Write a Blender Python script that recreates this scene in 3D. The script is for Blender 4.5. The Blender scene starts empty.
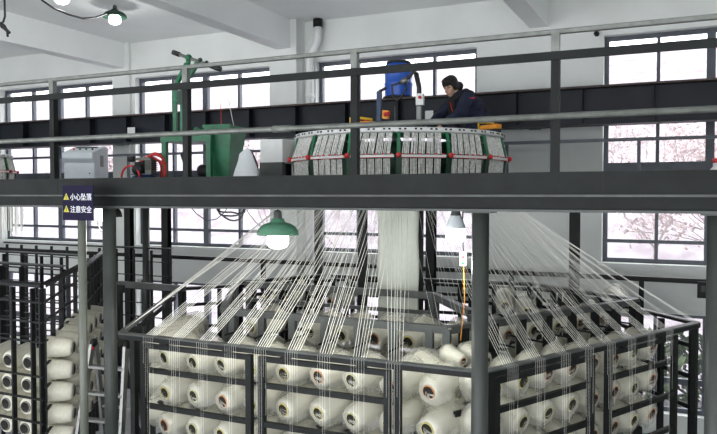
import bpy, math, random
from mathutils import Vector, Matrix, noise
random.seed(7)
R = math.radians
scene = bpy.context.scene
COL = scene.collection
# ---------------------------------------------------------------- camera, sky, exposure
# world axes: X along the window wall, Y towards the window wall, z = 0 is the platform deck, the hall floor is at FL
FL = -3.3
F_PX = 709.0
cam_d = bpy.data.cameras.new('camera'); cam = bpy.data.objects.new('camera', cam_d); COL.objects.link(cam)
cam_d.sensor_width = 36.0; cam_d.lens = 36.0 * F_PX / 717.0
cam_d.clip_start = 0.05; cam_d.clip_end = 300
cam.location = (0, 0, 0); cam.rotation_euler = (R(90 - 1.78), 0, R(25.1))
scene.camera = cam
w = bpy.data.worlds.new('overcast_sky'); scene.world = w; w.use_nodes = True
bg = w.node_tree.nodes['Background']
bg.inputs['Color'].default_value = (0.95, 0.965, 1.0, 1); bg.inputs['Strength'].default_value = 6.0
vs = scene.view_settings
vs.view_transform = 'Standard'; vs.look = 'None'; vs.gamma = 1; vs.use_curve_mapping = False
vs.exposure = 0.05
def area_light(name, loc, rot, sx, sy, power, color=(1, 1, 1), portal=False):
    d = bpy.data.lights.new(name, 'AREA'); d.shape = 'RECTANGLE'; d.size = sx; d.size_y = sy; d.energy = power; d.color = color
    if portal: d.cycles.is_portal = True
    o = bpy.data.objects.new(name, d); COL.objects.link(o); o.location = loc; o.rotation_euler = rot
    return o

def at(px, py, Y):
    """world point seen at photo pixel (px, py) whose depth towards the window wall is Y"""
    u = (px - 358.0) / F_PX
    X = Y * (-.424 + .906 * u) / (.906 + .424 * u); Z = Y / (.906 + .424 * u)
    return Vector((X, Y, (195.0 - py) / F_PX * Z))

# ---------------------------------------------------------------- materials
def mat(name, col, rough=.5, metal=0., var=0., scale=8., spec=.5, bump=0., col2=None, trans=0.):
    m = bpy.data.materials.new(name); m.use_nodes = True
    nt = m.node_tree; b = nt.nodes['Principled BSDF']
    b.inputs['Roughness'].default_value = rough; b.inputs['Metallic'].default_value = metal
    b.inputs['Specular IOR Level'].default_value = spec
    c = (*col, 1)
    b.inputs['Base Color'].default_value = c
    if var or bump or col2:
        tc = nt.nodes.new('ShaderNodeTexCoord'); n = nt.nodes.new('ShaderNodeTexNoise')
        n.inputs['Scale'].default_value = scale; n.inputs['Detail'].default_value = 6
        nt.links.new(tc.outputs['Object'], n.inputs['Vector'])
        if var or col2:
            r = nt.nodes.new('ShaderNodeValToRGB')
            a = tuple(max(0, x * (1 - var)) for x in col); d = col2 or tuple(min(1, x * (1 + var)) for x in col)
            r.color_ramp.elements[0].position = .35; r.color_ramp.elements[1].position = .68
            r.color_ramp.elements[0].color = (*a, 1); r.color_ramp.elements[1].color = (*d, 1)
            nt.links.new(n.outputs['Fac'], r.inputs['Fac']); nt.links.new(r.outputs['Color'], b.inputs['Base Color'])
        if bump:
            bp = nt.nodes.new('ShaderNodeBump'); bp.inputs['Strength'].default_value = bump; bp.inputs['Distance'].default_value = .02
            nt.links.new(n.outputs['Fac'], bp.inputs['Height']); nt.links.new(bp.outputs['Normal'], b.inputs['Normal'])
    return m
def emit(name, col, s):
    m = bpy.data.materials.new(name); m.use_nodes = True; b = m.node_tree.nodes['Principled BSDF']
    b.inputs['Base Color'].default_value = (*col, 1); b.inputs['Emission Color'].default_value = (*col, 1); b.inputs['Emission Strength'].default_value = s
    return m
def clear(name, col, mix, rough=.1, bump=0):
    """thin see-through sheet: transparent mixed with a coated diffuse surface"""
    m = bpy.data.materials.new(name); m.use_nodes = True; nt = m.node_tree
    b = nt.nodes['Principled BSDF']; out = nt.nodes['Material Output']
    b.inputs['Base Color'].default_value = (*col, 1); b.inputs['Roughness'].default_value = rough
    if bump:
        tc = nt.nodes.new('ShaderNodeTexCoord'); v = nt.nodes.new('ShaderNodeTexVoronoi'); v.inputs['Scale'].default_value = 26; v.feature = 'DISTANCE_TO_EDGE'
        no = nt.nodes.new('ShaderNodeTexNoise'); no.inputs['Scale'].default_value = 9; mv = nt.nodes.new('ShaderNodeMix'); mv.data_type = 'VECTOR'; mv.inputs['Factor'].default_value = .35
        nt.links.new(tc.outputs['Object'], no.inputs['Vector']); nt.links.new(tc.outputs['Object'], mv.inputs[4]); nt.links.new(no.outputs['Color'], mv.inputs[5]); nt.links.new(mv.outputs[1], v.inputs['Vector'])
        bp = nt.nodes.new('ShaderNodeBump'); bp.inputs['Strength'].default_value = bump; bp.inputs['Distance'].default_value = .03
        nt.links.new(v.outputs['Distance'], bp.inputs['Height']); nt.links.new(bp.outputs['Normal'], b.inputs['Normal'])
    t = nt.nodes.new('ShaderNodeBsdfTransparent'); mx = nt.nodes.new('ShaderNodeMixShader'); mx.inputs[0].default_value = mix
    nt.links.new(t.outputs[0], mx.inputs[1]); nt.links.new(b.outputs[0], mx.inputs[2]); nt.links.new(mx.outputs[0], out.inputs['Surface'])
    return m
M = {}
M['wall'] = mat('painted_plaster', (.71, .735, .71), .8, var=.05, scale=1.5, bump=.05)
M['ceil'] = mat('ceiling_paint', (.85, .87, .865), .85, var=.04, scale=.8)
M['floor'] = mat('concrete', (.26, .27, .27), .6, var=.2, scale=2)
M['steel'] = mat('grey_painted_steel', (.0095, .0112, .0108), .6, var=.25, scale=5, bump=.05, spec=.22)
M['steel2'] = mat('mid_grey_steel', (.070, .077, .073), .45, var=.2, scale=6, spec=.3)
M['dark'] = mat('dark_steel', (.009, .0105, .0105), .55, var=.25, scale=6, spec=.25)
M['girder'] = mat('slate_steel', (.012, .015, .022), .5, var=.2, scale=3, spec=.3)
M['rust'] = mat('rusty_edge', (.075, .055, .05), .7, var=.3, scale=9)
M['galv'] = mat('galvanised_rail', (.17, .18, .165), .4, metal=.3, var=.2, scale=12)
M['alu'] = mat('aluminium', (.20, .205, .20), .35, metal=.6, var=.1, scale=10)
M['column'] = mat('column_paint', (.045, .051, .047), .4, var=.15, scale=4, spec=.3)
M['pole'] = mat('grey_green_pole', (.12, .13, .108), .4, var=.1, scale=5)
M['frame'] = mat('window_metal', (.07, .08, .10), .4, var=.1)
M['white'] = mat('white_paint', (.75, .76, .75), .5, var=.04)
M['cabinet'] = mat('pale_grey_enamel', (.58, .63, .66), .4, var=.03)
M['green'] = mat('green_enamel', (.018, .165, .072), .4, var=.2, scale=7)
M['dgreen'] = mat('dark_green_enamel', (.010, .045, .025), .45, var=.2)
M['lampgreen'] = mat('lamp_green', (.075, .20, .125), .35)
M['black'] = mat('black_rubber', (.012, .012, .014), .5)
M['red'] = mat('red_plastic', (.62, .03, .03), .4)
M['orange'] = mat('orange_plastic', (.85, .33, .02), .4)
M['yellow'] = mat('yellow_plastic', (.80, .50, .03), .4)
M['blue'] = mat('blue_plastic', (.015, .10, .50), .35)
M['dblue'] = mat('dark_blue_enamel', (.02, .045, .11), .4)
M['yarn'] = mat('white_yarn', (.70, .68, .57), .55, var=.06, scale=30)
M['strand'] = mat('yarn_strand', (.88, .88, .82), .4)
M['reed'] = mat('heald_wire', (.80, .80, .76), .4, var=.25, scale=40)
M['fabric'] = mat('woven_fabric', (.66, .69, .60), .6, var=.03, scale=14)
M['bag'] = clear('clear_plastic_bag', (.82, .81, .70), .34, .14, .25)
M['glass'] = clear('window_glass', (.9, .95, 1), .06, .02)
M['core_y'] = mat('yellow_core', (.50, .42, .12), .5)
M['core_o'] = mat('orange_core', (.46, .20, .08), .5)
M['core_grey'] = mat('grey_core', (.22, .22, .21), .5)
M['core_g'] = mat('pale_green_core', (.42, .40, .20), .5)
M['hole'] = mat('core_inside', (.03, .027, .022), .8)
M['navy'] = mat('navy_cloth', (.012, .017, .045), .85, var=.25, scale=12)
M['blackcloth'] = mat('black_cloth', (.008, .008, .010), .85)
M['skin'] = mat('skin', (.56, .34, .25), .5)
M['hair'] = mat('dark_hair', (.010, .007, .006), .65, var=.3, scale=60)
M['lip'] = mat('lips', (.42, .14, .12), .5)
M['sign'] = mat('navy_sign', (.0055, .004, .027), .5, spec=.1)
M['signtext'] = mat('sign_lettering', (.75, .75, .80), .5)
M['signyellow'] = mat('warning_yellow', (.48, .43, .02), .5)
M['bulb'] = emit('lamp_bulb', (1, .97, .90), 14)
M['bulbw'] = emit('cool_lamp_bulb', (.96, 1, .97), 10)
M['sheet'] = mat('white_plastic_sheet', (.78, .81, .83), .35, var=.05, scale=6)
M['bark'] = mat('bark', (.27, .23, .23), .9)
M['leaf'] = mat('autumn_leaf', (.40, .32, .32), .8, var=.2)
M['shrub'] = mat('shrub_leaf', (.07, .10, .045), .8, var=.4)
M['hill'] = mat('hillside', (.175, .145, .160), .9, var=.12, scale=1.7, col2=(.25, .24, .26))

# ---------------------------------------------------------------- mesh builder
class MB:
    def __init__(s): s.v = []; s.f = []; s.m = []; s.sm = []; s.mats = []
    def mi(s, m):
        m = M[m] if isinstance(m, str) else m
        if m not in s.mats: s.mats.append(m)
        return s.mats.index(m)
    def add(s, vs, fs, m, smooth=False):
        o = len(s.v); k = s.mi(m); s.v += [tuple(v) for v in vs]
        for f in fs: s.f.append([i + o for i in f]); s.m.append(k); s.sm.append(smooth)
        return s
    def box(s, c, d, m, rot=None):
        x, y, z = d[0] / 2, d[1] / 2, d[2] / 2
        vs = [Vector(p) for p in ((-x,-y,-z),(x,-y,-z),(x,y,-z),(-x,y,-z),(-x,-y,z),(x,-y,z),(x,y,z),(-x,y,z))]
        if rot is not None: vs = [rot @ v for v in vs]
        vs = [v + Vector(c) for v in vs]
        return s.add(vs, [(0,3,2,1),(4,5,6,7),(0,1,5,4),(1,2,6,5),(2,3,7,6),(3,0,4,7)], m)
    def bx(s, x0, x1, y0, y1, z0, z1, m): return s.box(((x0+x1)/2,(y0+y1)/2,(z0+z1)/2),(x1-x0,y1-y0,z1-z0),m)
    def bar(s, a, b, w, h, m, up=(0,0,1)):
        """rectangular bar from a to b, w across, h in the up direction"""
        a = Vector(a); b = Vector(b); d = (b - a); L = d.length; d.normalize(); u = Vector(up)
        if abs(d.dot(u)) > .99: u = Vector((0,1,0))
        r = d.cross(u).normalized(); u = r.cross(d).normalized()
        rot = Matrix((r, d, u)).transposed()
        return s.box((a + b) / 2, (w, L, h), m, rot)
    def tube(s, pts, r, m, n=8, caps=True, closed=False):
        pts = [Vector(p) for p in pts]; N = len(pts); vs = []; fs = []
        rr = r if isinstance(r, (list, tuple)) else [r] * N
        t0 = (pts[1] - pts[0]).normalized(); ref = Vector((0,0,1)) if abs(t0.z) < .9 else Vector((1,0,0))
        x = t0.cross(ref).normalized()
        for i, p in enumerate(pts):
            t = (pts[min(i+1,N-1)] - pts[max(i-1,0)])
            if closed: t = pts[(i+1) % N] - pts[i-1]
            t.normalize(); x = (x - t * x.dot(t)).normalized(); y = t.cross(x)
            for k in range(n):
                a = 2 * math.pi * k / n; vs.append(p + (x * math.cos(a) + y * math.sin(a)) * rr[i])
        for i in range(N if closed else N - 1):
            j = (i + 1) % N
            for k in range(n): k2 = (k + 1) % n; fs.append((i*n+k, i*n+k2, j*n+k2, j*n+k))
        if caps and not closed: fs += [tuple(range(n-1,-1,-1)), tuple((N-1)*n+k for k in range(n))]
        return s.add(vs, fs, m, n > 4)
    def lathe(s, prof, m, c=(0,0,0), axis='z', n=24, closed=False):
        """prof: (radius, height) pairs; turned round the axis through c"""
        vs = []; fs = []; c = Vector(c); N = len(prof)
        for (r, h) in prof:
            for k in range(n):
                a = 2 * math.pi * k / n; p = (r*math.cos(a), r*math.sin(a), h)
                if axis == 'y': p = (r*math.cos(a), h, -r*math.sin(a))
                elif axis == 'x': p = (h, r*math.cos(a), r*math.sin(a))
                vs.append(Vector(p) + c)
        for i in range(N if closed else N - 1):
            j = (i + 1) % N
            for k in range(n): k2 = (k+1) % n; fs.append((i*n+k, i*n+k2, j*n+k2, j*n+k))
        return s.add(vs, fs, m, True)
    def ball(s, c, r, m, n=12):
        k = 8; rx = r if isinstance(r, (tuple, list)) else (r, r, r); c = Vector(c); vs = []; fs = []
        for i in range(k + 1):
            p = math.pi * i / k
            for j in range(n):
                a = 2*math.pi*j/n; vs.append(c + Vector((rx[0]*math.sin(p)*math.cos(a), rx[1]*math.sin(p)*math.sin(a), -rx[2]*math.cos(p))))
        for i in range(k):
            for j in range(n): j2 = (j+1) % n; fs.append((i*n+j, i*n+j2, (i+1)*n+j2, (i+1)*n+j))
        return s.add(vs, fs, m, True)
    def mesh(s, name):
        me = bpy.data.meshes.new(name); me.from_pydata(s.v, [], s.f)
        for m in s.mats: me.materials.append(m)
        me.polygons.foreach_set('material_index', s.m); me.polygons.foreach_set('use_smooth', s.sm); me.update()
        return me
    def build(s, name, parent=None, loc=None, bevel=0):
        o = bpy.data.objects.new(name, s.mesh(name)); COL.objects.link(o)
        if parent: o.parent = parent
        if loc is not None: o.location = loc
        if bevel:
            b = o.modifiers.new('bevel', 'BEVEL'); b.width = bevel; b.segments = 2; b.limit_method = 'ANGLE'
        return o
def tag(o, label=None, cat=None, group=None, kind=None):
    if label: o['label'] = label
    if cat: o['category'] = cat
    if group: o['group'] = group
    if kind: o['kind'] = kind
    return o
def empty(name, loc=(0,0,0), rz=0, label=None, cat=None, group=None):
    o = bpy.data.objects.new(name, None); COL.objects.link(o); o.location = loc; o.rotation_euler = (0,0,rz)
    o.empty_display_size = .1
    return tag(o, label, cat, group)
def copy_tree(o, parent=None):
    c = o.copy(); COL.objects.link(c)
    if parent: c.parent = parent
    for ch in list(o.children): copy_tree(ch, c)
    return c
def struct(mb, name, parent=None, bevel=0):
    o = mb.build(name, parent, bevel=bevel)
    if not parent: o['kind'] = 'structure'
    return o
ORD = ['first','second','third','fourth','fifth','sixth','seventh','eighth','ninth','tenth','eleventh','twelfth']

# ---------------------------------------------------------------- room
WY = 10.5                      # inner face of the window wall
CEIL = 2.9
WINS = [(-17.4, -14.2), (-13.35, -10.2), (-9.63, -6.54), (-5.71, -2.95), (-1.13, 1.58)]
XL, XR, YF = -19.0, 4.6, -4.5
UP = (-.95, 2.23); LO = (-3.0, -1.62)
b = MB()
edges = [XL] + [e for q in WINS for e in q] + [XR]
for i in range(0, len(edges), 2): b.bx(edges[i], edges[i+1], WY, WY+.3, FL, CEIL, 'wall')
for (a, c) in WINS:
    b.bx(a, c, WY, WY+.3, UP[1], CEIL, 'wall'); b.bx(a, c, WY, WY+.3, LO[1], UP[0], 'wall'); b.bx(a, c, WY, WY+.3, FL, LO[0], 'wall')
struct(b, 'wall_back')
struct(MB().bx(XL-.3, XL, YF, WY+.3, FL, CEIL, 'wall'), 'wall_left')
struct(MB().bx(XR, XR+.3, YF, WY+.3, FL, CEIL, 'wall'), 'wall_right')
struct(MB().bx(XL-.3, XR+.3, YF, WY+.3, FL-.2, FL, 'floor'), 'floor')
struct(MB().bx(XL-.3, XR+.3, YF, WY+.3, CEIL, CEIL+.2, 'ceil'), 'ceiling')
for x in (-14.0, -10.10, -6.30, -2.16, 2.0):
    struct(MB().bx(x, x+.26, YF, WY, 2.43, CEIL, 'ceil'), 'ceiling_beam')
struct(MB().bx(-6.44, -5.92, WY-.28, WY, FL, CEIL, 'wall'), 'wall_pilaster')
struct(MB().bx(-10.14, -9.72, WY-.06, WY, FL, CEIL, 'wall'), 'wall_pilaster')
for k, (a, c) in enumerate(WINS):
    for (z0, z1), low in ((UP, False), (LO, True)):
        f = MB(); y0, y1 = WY+.14, WY+.20
        def H(z, t, f=f, a=a, c=c, y0=y0, y1=y1): f.bx(a, c, y0, y1, z-t/2, z+t/2, 'frame')
        def V(x, t, f=f, z0=z0, z1=z1, y0=y0, y1=y1): f.bx(x-t/2, x+t/2, y0-.01, y1+.01, z0, z1, 'frame')
        H(z0+.03, .06); H(z1-.03, .06); V(a+.03, .06); V(c-.03, .06); V((a+c)/2, .11); V(a+(c-a)*.26, .045); V(a+(c-a)*.74, .045)
        if low: H(-2.57, .08)
        else: H(-.65, .05); H(.385, .14)
        o = f.build('window_%d' % (2*k + (2 if low else 1))); o['kind'] = 'structure'
        MB().bx(a+.02, c-.02, WY+.165, WY+.172, z0+.02, z1-.02, 'glass').build('pane', o)
        if not low: MB().bx(a-.05, c+.05, WY-.06, WY+.12, z0-.05, z0, 'white').build('sill', o)
        p = area_light('window_daylight_portal', ((a+c)/2, WY+.34, (z0+z1)/2), (R(-90), 0, 0), c-a, z1-z0, 1, portal=True)
b = MB(); FW = [(-18.6, -14.4), (-13.8, -9.6), (-9.0, -4.9), (-4.3, -.2), (.4, 4.3)]; FZ = (-3.1, 1.4)  # unseen wall behind the camera, openings sized to set the front light
edges = [XL] + [e for q in FW for e in q] + [XR]
for i in range(0, len(edges), 2): b.bx(edges[i], edges[i+1], YF-.3, YF, FL, CEIL, 'wall')
for (a, c) in FW:
    b.bx(a, c, YF-.3, YF, FZ[1], CEIL, 'wall'); b.bx(a, c, YF-.3, YF, FL, FZ[0], 'wall')
    area_light('window_daylight_portal', ((a+c)/2, YF-.31, (FZ[0]+FZ[1])/2), (R(90), 0, 0), c-a, FZ[1]-FZ[0], 1, portal=True)
struct(b, 'wall_front')

# ---------------------------------------------------------------- outside
b = MB(); n = 48; vs = []; fs = []
for j in range(n + 1):
    for i in range(n + 1):
        x = -60 + 90 * i / n; t = j / n; y = 11 + 40 * t
        z = -3.6 + max(0, t - .30) * 19 + 1.0 * noise.noise((x * .2, y * .2, 0)) * min(1, t * 3)
        vs.append((x, y, z))
for j in range(n):
    for i in range(n): a = j*(n+1)+i; fs.append((a, a+1, a+n+2, a+n+1))
b.add(vs, fs, 'hill', True); struct(b, 'hillside_terrain')
def tree(x, y, h, seed, label):
    rnd = random.Random(seed); t = MB(); lf = MB()
    def grow(p, d, L, r, lev):
        q = p + d * L
        t.tube([p, p + d * L * .5 + Vector((rnd.uniform(-1,1),rnd.uniform(-1,1),0)) * L * .06, q], [r, r*.85, r*.68], 'bark', 4, False)
        if lev >= 3:
            for _ in range(6):
                c = p.lerp(q, rnd.random()) + Vector((rnd.gauss(0,.14), rnd.gauss(0,.14), rnd.gauss(0,.14))); s_ = rnd.uniform(.025, .06)
                a = Vector((rnd.uniform(-1,1),rnd.uniform(-1,1),rnd.uniform(-1,1))).normalized() * s_
                e = a.cross(Vector((rnd.uniform(-1,1),rnd.uniform(-1,1),rnd.uniform(-1,1)))).normalized() * s_ * .5
                lf.add([c-a-e, c+a-e, c+a+e, c-a+e], [(0,1,2,3)], 'leaf')
        if lev < 5:
            for _ in range(3):
                nd = (d + Vector((rnd.uniform(-.75,.75), rnd.uniform(-.75,.75), rnd.uniform(-.2,.5)))).normalized()
                grow(q, nd, L * rnd.uniform(.66,.84), r*.58, lev+1)
    grow(Vector((0,0,0)), Vector((0,0,1)), h*.22, h*.011, 0)
    tr = empty('bare_tree', (x, y, -3.7), 0, label, 'tree', 'trees outside the windows')
    t.build('trunk', tr); lf.build('foliage', tr)
for i, (x, y, h, lab) in enumerate([
    (1.6, 17.0, 7.0, 'bare autumn tree outside the rightmost window'),
    (-4.4, 17.5, 7.0, 'bare tree outside the window behind the blue barrel'),
    (-10.6, 17.5, 7.0, 'bare tree outside the window behind the green mast'),
    (-17.0, 18.0, 7.0, 'bare tree outside the left window, above the control cabinet'),
    (-1.0, 24.5, 9.0, 'farther bare tree outside the left half of the rightmost window'),
    (-13.0, 25.5, 7.5, 'farther bare tree outside the windows left of the green mast')]):
    tree(x, y, h, 40 + i, lab)
b = MB(); rnd = random.Random(3)
for i in range(2600):
    c = Vector((rnd.uniform(-1.5, 3.5), 13.0 + rnd.gauss(0,.3), -3.6 + 1.25 * rnd.random() ** .7)); s_ = rnd.uniform(.04, .10)
    a = Vector((rnd.uniform(-1,1),rnd.uniform(-1,1),rnd.uniform(-1,1))).normalized()*s_; e = a.cross(Vector((.3,.5,.8))).normalized()*s_*.6
    b.add([c-a-e, c+a-e, c+a+e, c-a+e], [(0,1,2,3)], 'shrub')
tag(b.build('shrub_hedge'), 'low green shrub hedge outside the lower window at the right', 'hedge')

# ---------------------------------------------------------------- steel platform
LC = Vector((-3.01, 7.5, 0))      # centre of the round loom
LC2 = Vector((-11.15, 7.5, 0))    # centre of the neighbouring loom
DY0, DY1 = 4.42, 9.35
plat = empty('steel_platform', (-4.5, DY0, -.1), 0, 'grey steel mezzanine platform on columns carrying the round loom', 'platform')
def pp(mb, name, bevel=0):
    o = mb.build(name, plat, bevel=bevel); o.matrix_parent_inverse = Matrix.Translation(-plat.location); return o
d = MB()
def deck_hole(c, x0, x1, y0, y1, r, z0, z1, m):
    n = 64; ring = []; sq = []
    for k in range(n):
        a = 2*math.pi*k/n; cx, sy = math.cos(a), math.sin(a); ring.append((c.x + r*cx, c.y + r*sy))
        tx = ((x1 - c.x) if cx > 0 else (x0 - c.x)) / cx if abs(cx) > 1e-6 else 1e9
        ty = ((y1 - c.y) if sy > 0 else (y0 - c.y)) / sy if abs(sy) > 1e-6 else 1e9
        t = min(tx, ty); sq.append((c.x + t*cx, c.y + t*sy))
    vs = [(x, y, z) for z in (z0, z1) for L in (ring, sq) for (x, y) in L]; fs = []
    for k in range(n):
        j = (k+1) % n
        fs += [(2*n+k, 3*n+k, 3*n+j, 2*n+j), (k, j, n+j, n+k), (k, 2*n+k, 2*n+j, j), (n+k, n+j, 3*n+j, 3*n+k)]
    d.add(vs, fs, m)
for c in (LC, LC2): deck_hole(c, c.x-1.6, c.x+1.6, 5.9, 9.1, 1.27, -.03, 0, 'steel')
PX0, PX1 = -18.6, 2.2
for (a, c) in ((PX0, LC2.x-1.6), (LC2.x+1.6, LC.x-1.6), (LC.x+1.6, PX1)): d.bx(a, c, DY0, DY1, -.03, 0, 'steel')
for c in (LC, LC2): d.bx(c.x-1.6, c.x+1.6, DY0, 5.9, -.03, 0, 'steel'); d.bx(c.x-1.6, c.x+1.6, 9.1, DY1, -.03, 0, 'steel')
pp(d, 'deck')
e = MB()
for y in (DY0, DY1):
    s_ = -1 if y == DY0 else 1
    e.bx(PX0, PX1, y-.03 if s_ < 0 else y-.10, y+.10 if s_ < 0 else y+.03, -.012, .002, 'steel2')  # top flange in lighter steel: the light its edge catches is put into the colour
    e.bx(PX0, PX1, y-.03 if s_ < 0 else y-.10, y+.10 if s_ < 0 else y+.03, -.105, -.09, 'steel2')
    e.bx(PX0, PX1, y-.002, y+.012, -.09, -.012, 'steel')
pp(e, 'edge_beam')
j = MB()
for x in (-16.5, -14.2, -12.2, -8.75, -6.8, -4.75, -1.25, .5):
    j.bx(x-.04, x+.04, DY0+.10, DY1-.10, -.09, -.03, 'dark')
pp(j, 'joist')
t = MB()
for (a, c) in ((PX0, -9.99), (-9.99, -4.915), (-4.915, -.47), (-.47, PX1)): t.bx(a, c, DY0-.012, DY0, -.011, .14, 'steel'); t.bx(c-.004, c+.004, DY0-.0135, DY0-.012, -.0, .14, 'dark')
pp(t, 'toe_board')
for x in (-4.39, -1.225, .14, -10.6, -13.8):
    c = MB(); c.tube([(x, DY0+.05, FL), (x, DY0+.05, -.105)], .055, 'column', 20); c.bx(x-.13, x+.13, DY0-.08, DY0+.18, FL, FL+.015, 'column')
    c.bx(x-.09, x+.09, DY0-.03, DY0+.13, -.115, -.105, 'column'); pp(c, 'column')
for x in (-8.64, -7.84, -3.23, -1.32, -13.0):
    c = MB(); y = DY1-.1
    c.bx(x-.06, x+.06, y-.055, y-.045, FL, -.105, 'dark'); c.bx(x-.06, x+.06, y+.045, y+.055, FL, -.105, 'dark'); c.bx(x-.006, x+.006, y-.045, y+.045, FL, -.105, 'dark'); pp(c, 'column')
for (px, Y, m, r) in ((318, 9.1, 'column', .07), (145, 9.1, 'column', .06)):
    p = at(px, 210, Y); c = MB(); c.tube([(p.x, Y, FL), (p.x, Y, -.105)], r, m, 16); pp(c, 'column')
for (px, Y) in ((362, 8.2), (418, 8.2), (384, 9.15)):
    p = at(px, 210, Y); c = MB(); c.bx(p.x-.05, p.x+.05, Y-.04, Y+.04, FL, -.03, 'dark'); pp(c, 'column')

# guard railing along the front edge
rail = empty('guard_railing', (-2.1, DY0, 0), 0, 'grey steel guard railing along the front edge of the platform', 'railing')
def rp(mb, name, bevel=0):
    o = mb.build(name, rail, bevel=bevel); o.matrix_parent_inverse = Matrix.Translation(-rail.location); return o
RY = DY0 + .02
for x in (-17.85, -16.42, -14.99, -13.56, -12.13, -10.7, -9.27, -7.84, -6.41, -4.985, -3.555, -2.107, -.755, .70, 2.1):
    q = MB(); q.bx(x-.025, x+.025, RY-.02, RY+.03, .003, .845, 'steel'); rp(q, 'post')
    q = MB(); q.bx(x-.024, x+.024, RY-.024, RY+.02, .82, .985, 'galv'); q.ball((x, RY-.026, .86), .006, 'dark', 6); rp(q, 'post_head')
rp(MB().bx(PX0, PX1, RY-.02, RY+.02, .975, 1.005, 'galv'), 'top_rail', .006)
rp(MB().bx(PX0, PX1, RY-.035, RY-.021, .815, .868, 'steel'), 'mid_rail', .003)
q = MB(); q.tube([(PX0, RY-.04, .475), (PX1, RY-.04, .475)], .02, 'galv', 12); rp(q, 'lower_rail')
q = MB(); p = at(281, 135, RY-.04); q.tube([(p.x-.07, RY-.04, .475), (p.x+.07, RY-.04, .475)], .026, 'galv', 12); rp(q, 'rail_coupling')
# rear railing
rr = empty('rear_railing', (-4, DY1-.05, 0), 0, 'thin dark railing along the rear edge of the platform by the windows', 'railing')
q = MB(); q.bx(PX0, PX1, DY1-.07, DY1-.03, .66, .70, 'frame'); o = q.build('rail', rr); o.matrix_parent_inverse = Matrix.Translation(-rr.location)
x = PX0 + .2
while x < PX1:
    q = MB().bx(x-.02, x+.02, DY1-.07, DY1-.03, .003, .66, 'frame'); o = q.build('post', rr); o.matrix_parent_inverse = Matrix.Translation(-rr.location); x += 1.62
# crane girder
g = empty('crane_girder', (-5, 9.75, .91), 0, 'long dark steel plate girder in front of the windows', 'girder')
def gp(mb, name):
    o = mb.build(name, g); o.matrix_parent_inverse = Matrix.Translation(-g.location); return o
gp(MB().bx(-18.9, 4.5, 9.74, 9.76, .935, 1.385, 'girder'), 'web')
gp(MB().bx(-18.9, 4.5, 9.58, 9.92, 1.385, 1.41, 'rust'), 'top_flange')
gp(MB().bx(-18.9, 4.5, 9.60, 9.90, .91, .935, 'girder'), 'bottom_flange')
x = -18.5
while x < 4.4: gp(MB().bx(x-.006, x+.006, 9.62, 9.74, .935, 1.385, 'girder'), 'stiffener'); x += .86
for x in (-6.2, -9.93, -13.8, -2.06, 2.13):
    struct(MB().bx(x-.08, x+.08, 9.76, WY, .95, 1.25, 'girder'), 'wall_bracket')
# back pipe rail in the lower hall
gr = empty('pipe_rail', (-5, 9.62, FL), 0, 'dark horizontal steel rail on posts in front of the sill wall', 'rail')
def grp(mb, name):
    o = mb.build(name, gr); o.matrix_parent_inverse = Matrix.Translation(-gr.location); return o
grp(MB().bx(-18, 3, 9.60, 9.66, -1.09, -1.03, 'dark'), 'rail')
for x in (-16, -13.4, -11.6, -9.9, -8.1, -6.2, -3.9, -2.2, -.55, 1.1): grp(MB().bx(x-.03, x+.03, 9.60, 9.66, FL, -1.09, 'dark'), 'post')
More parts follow.
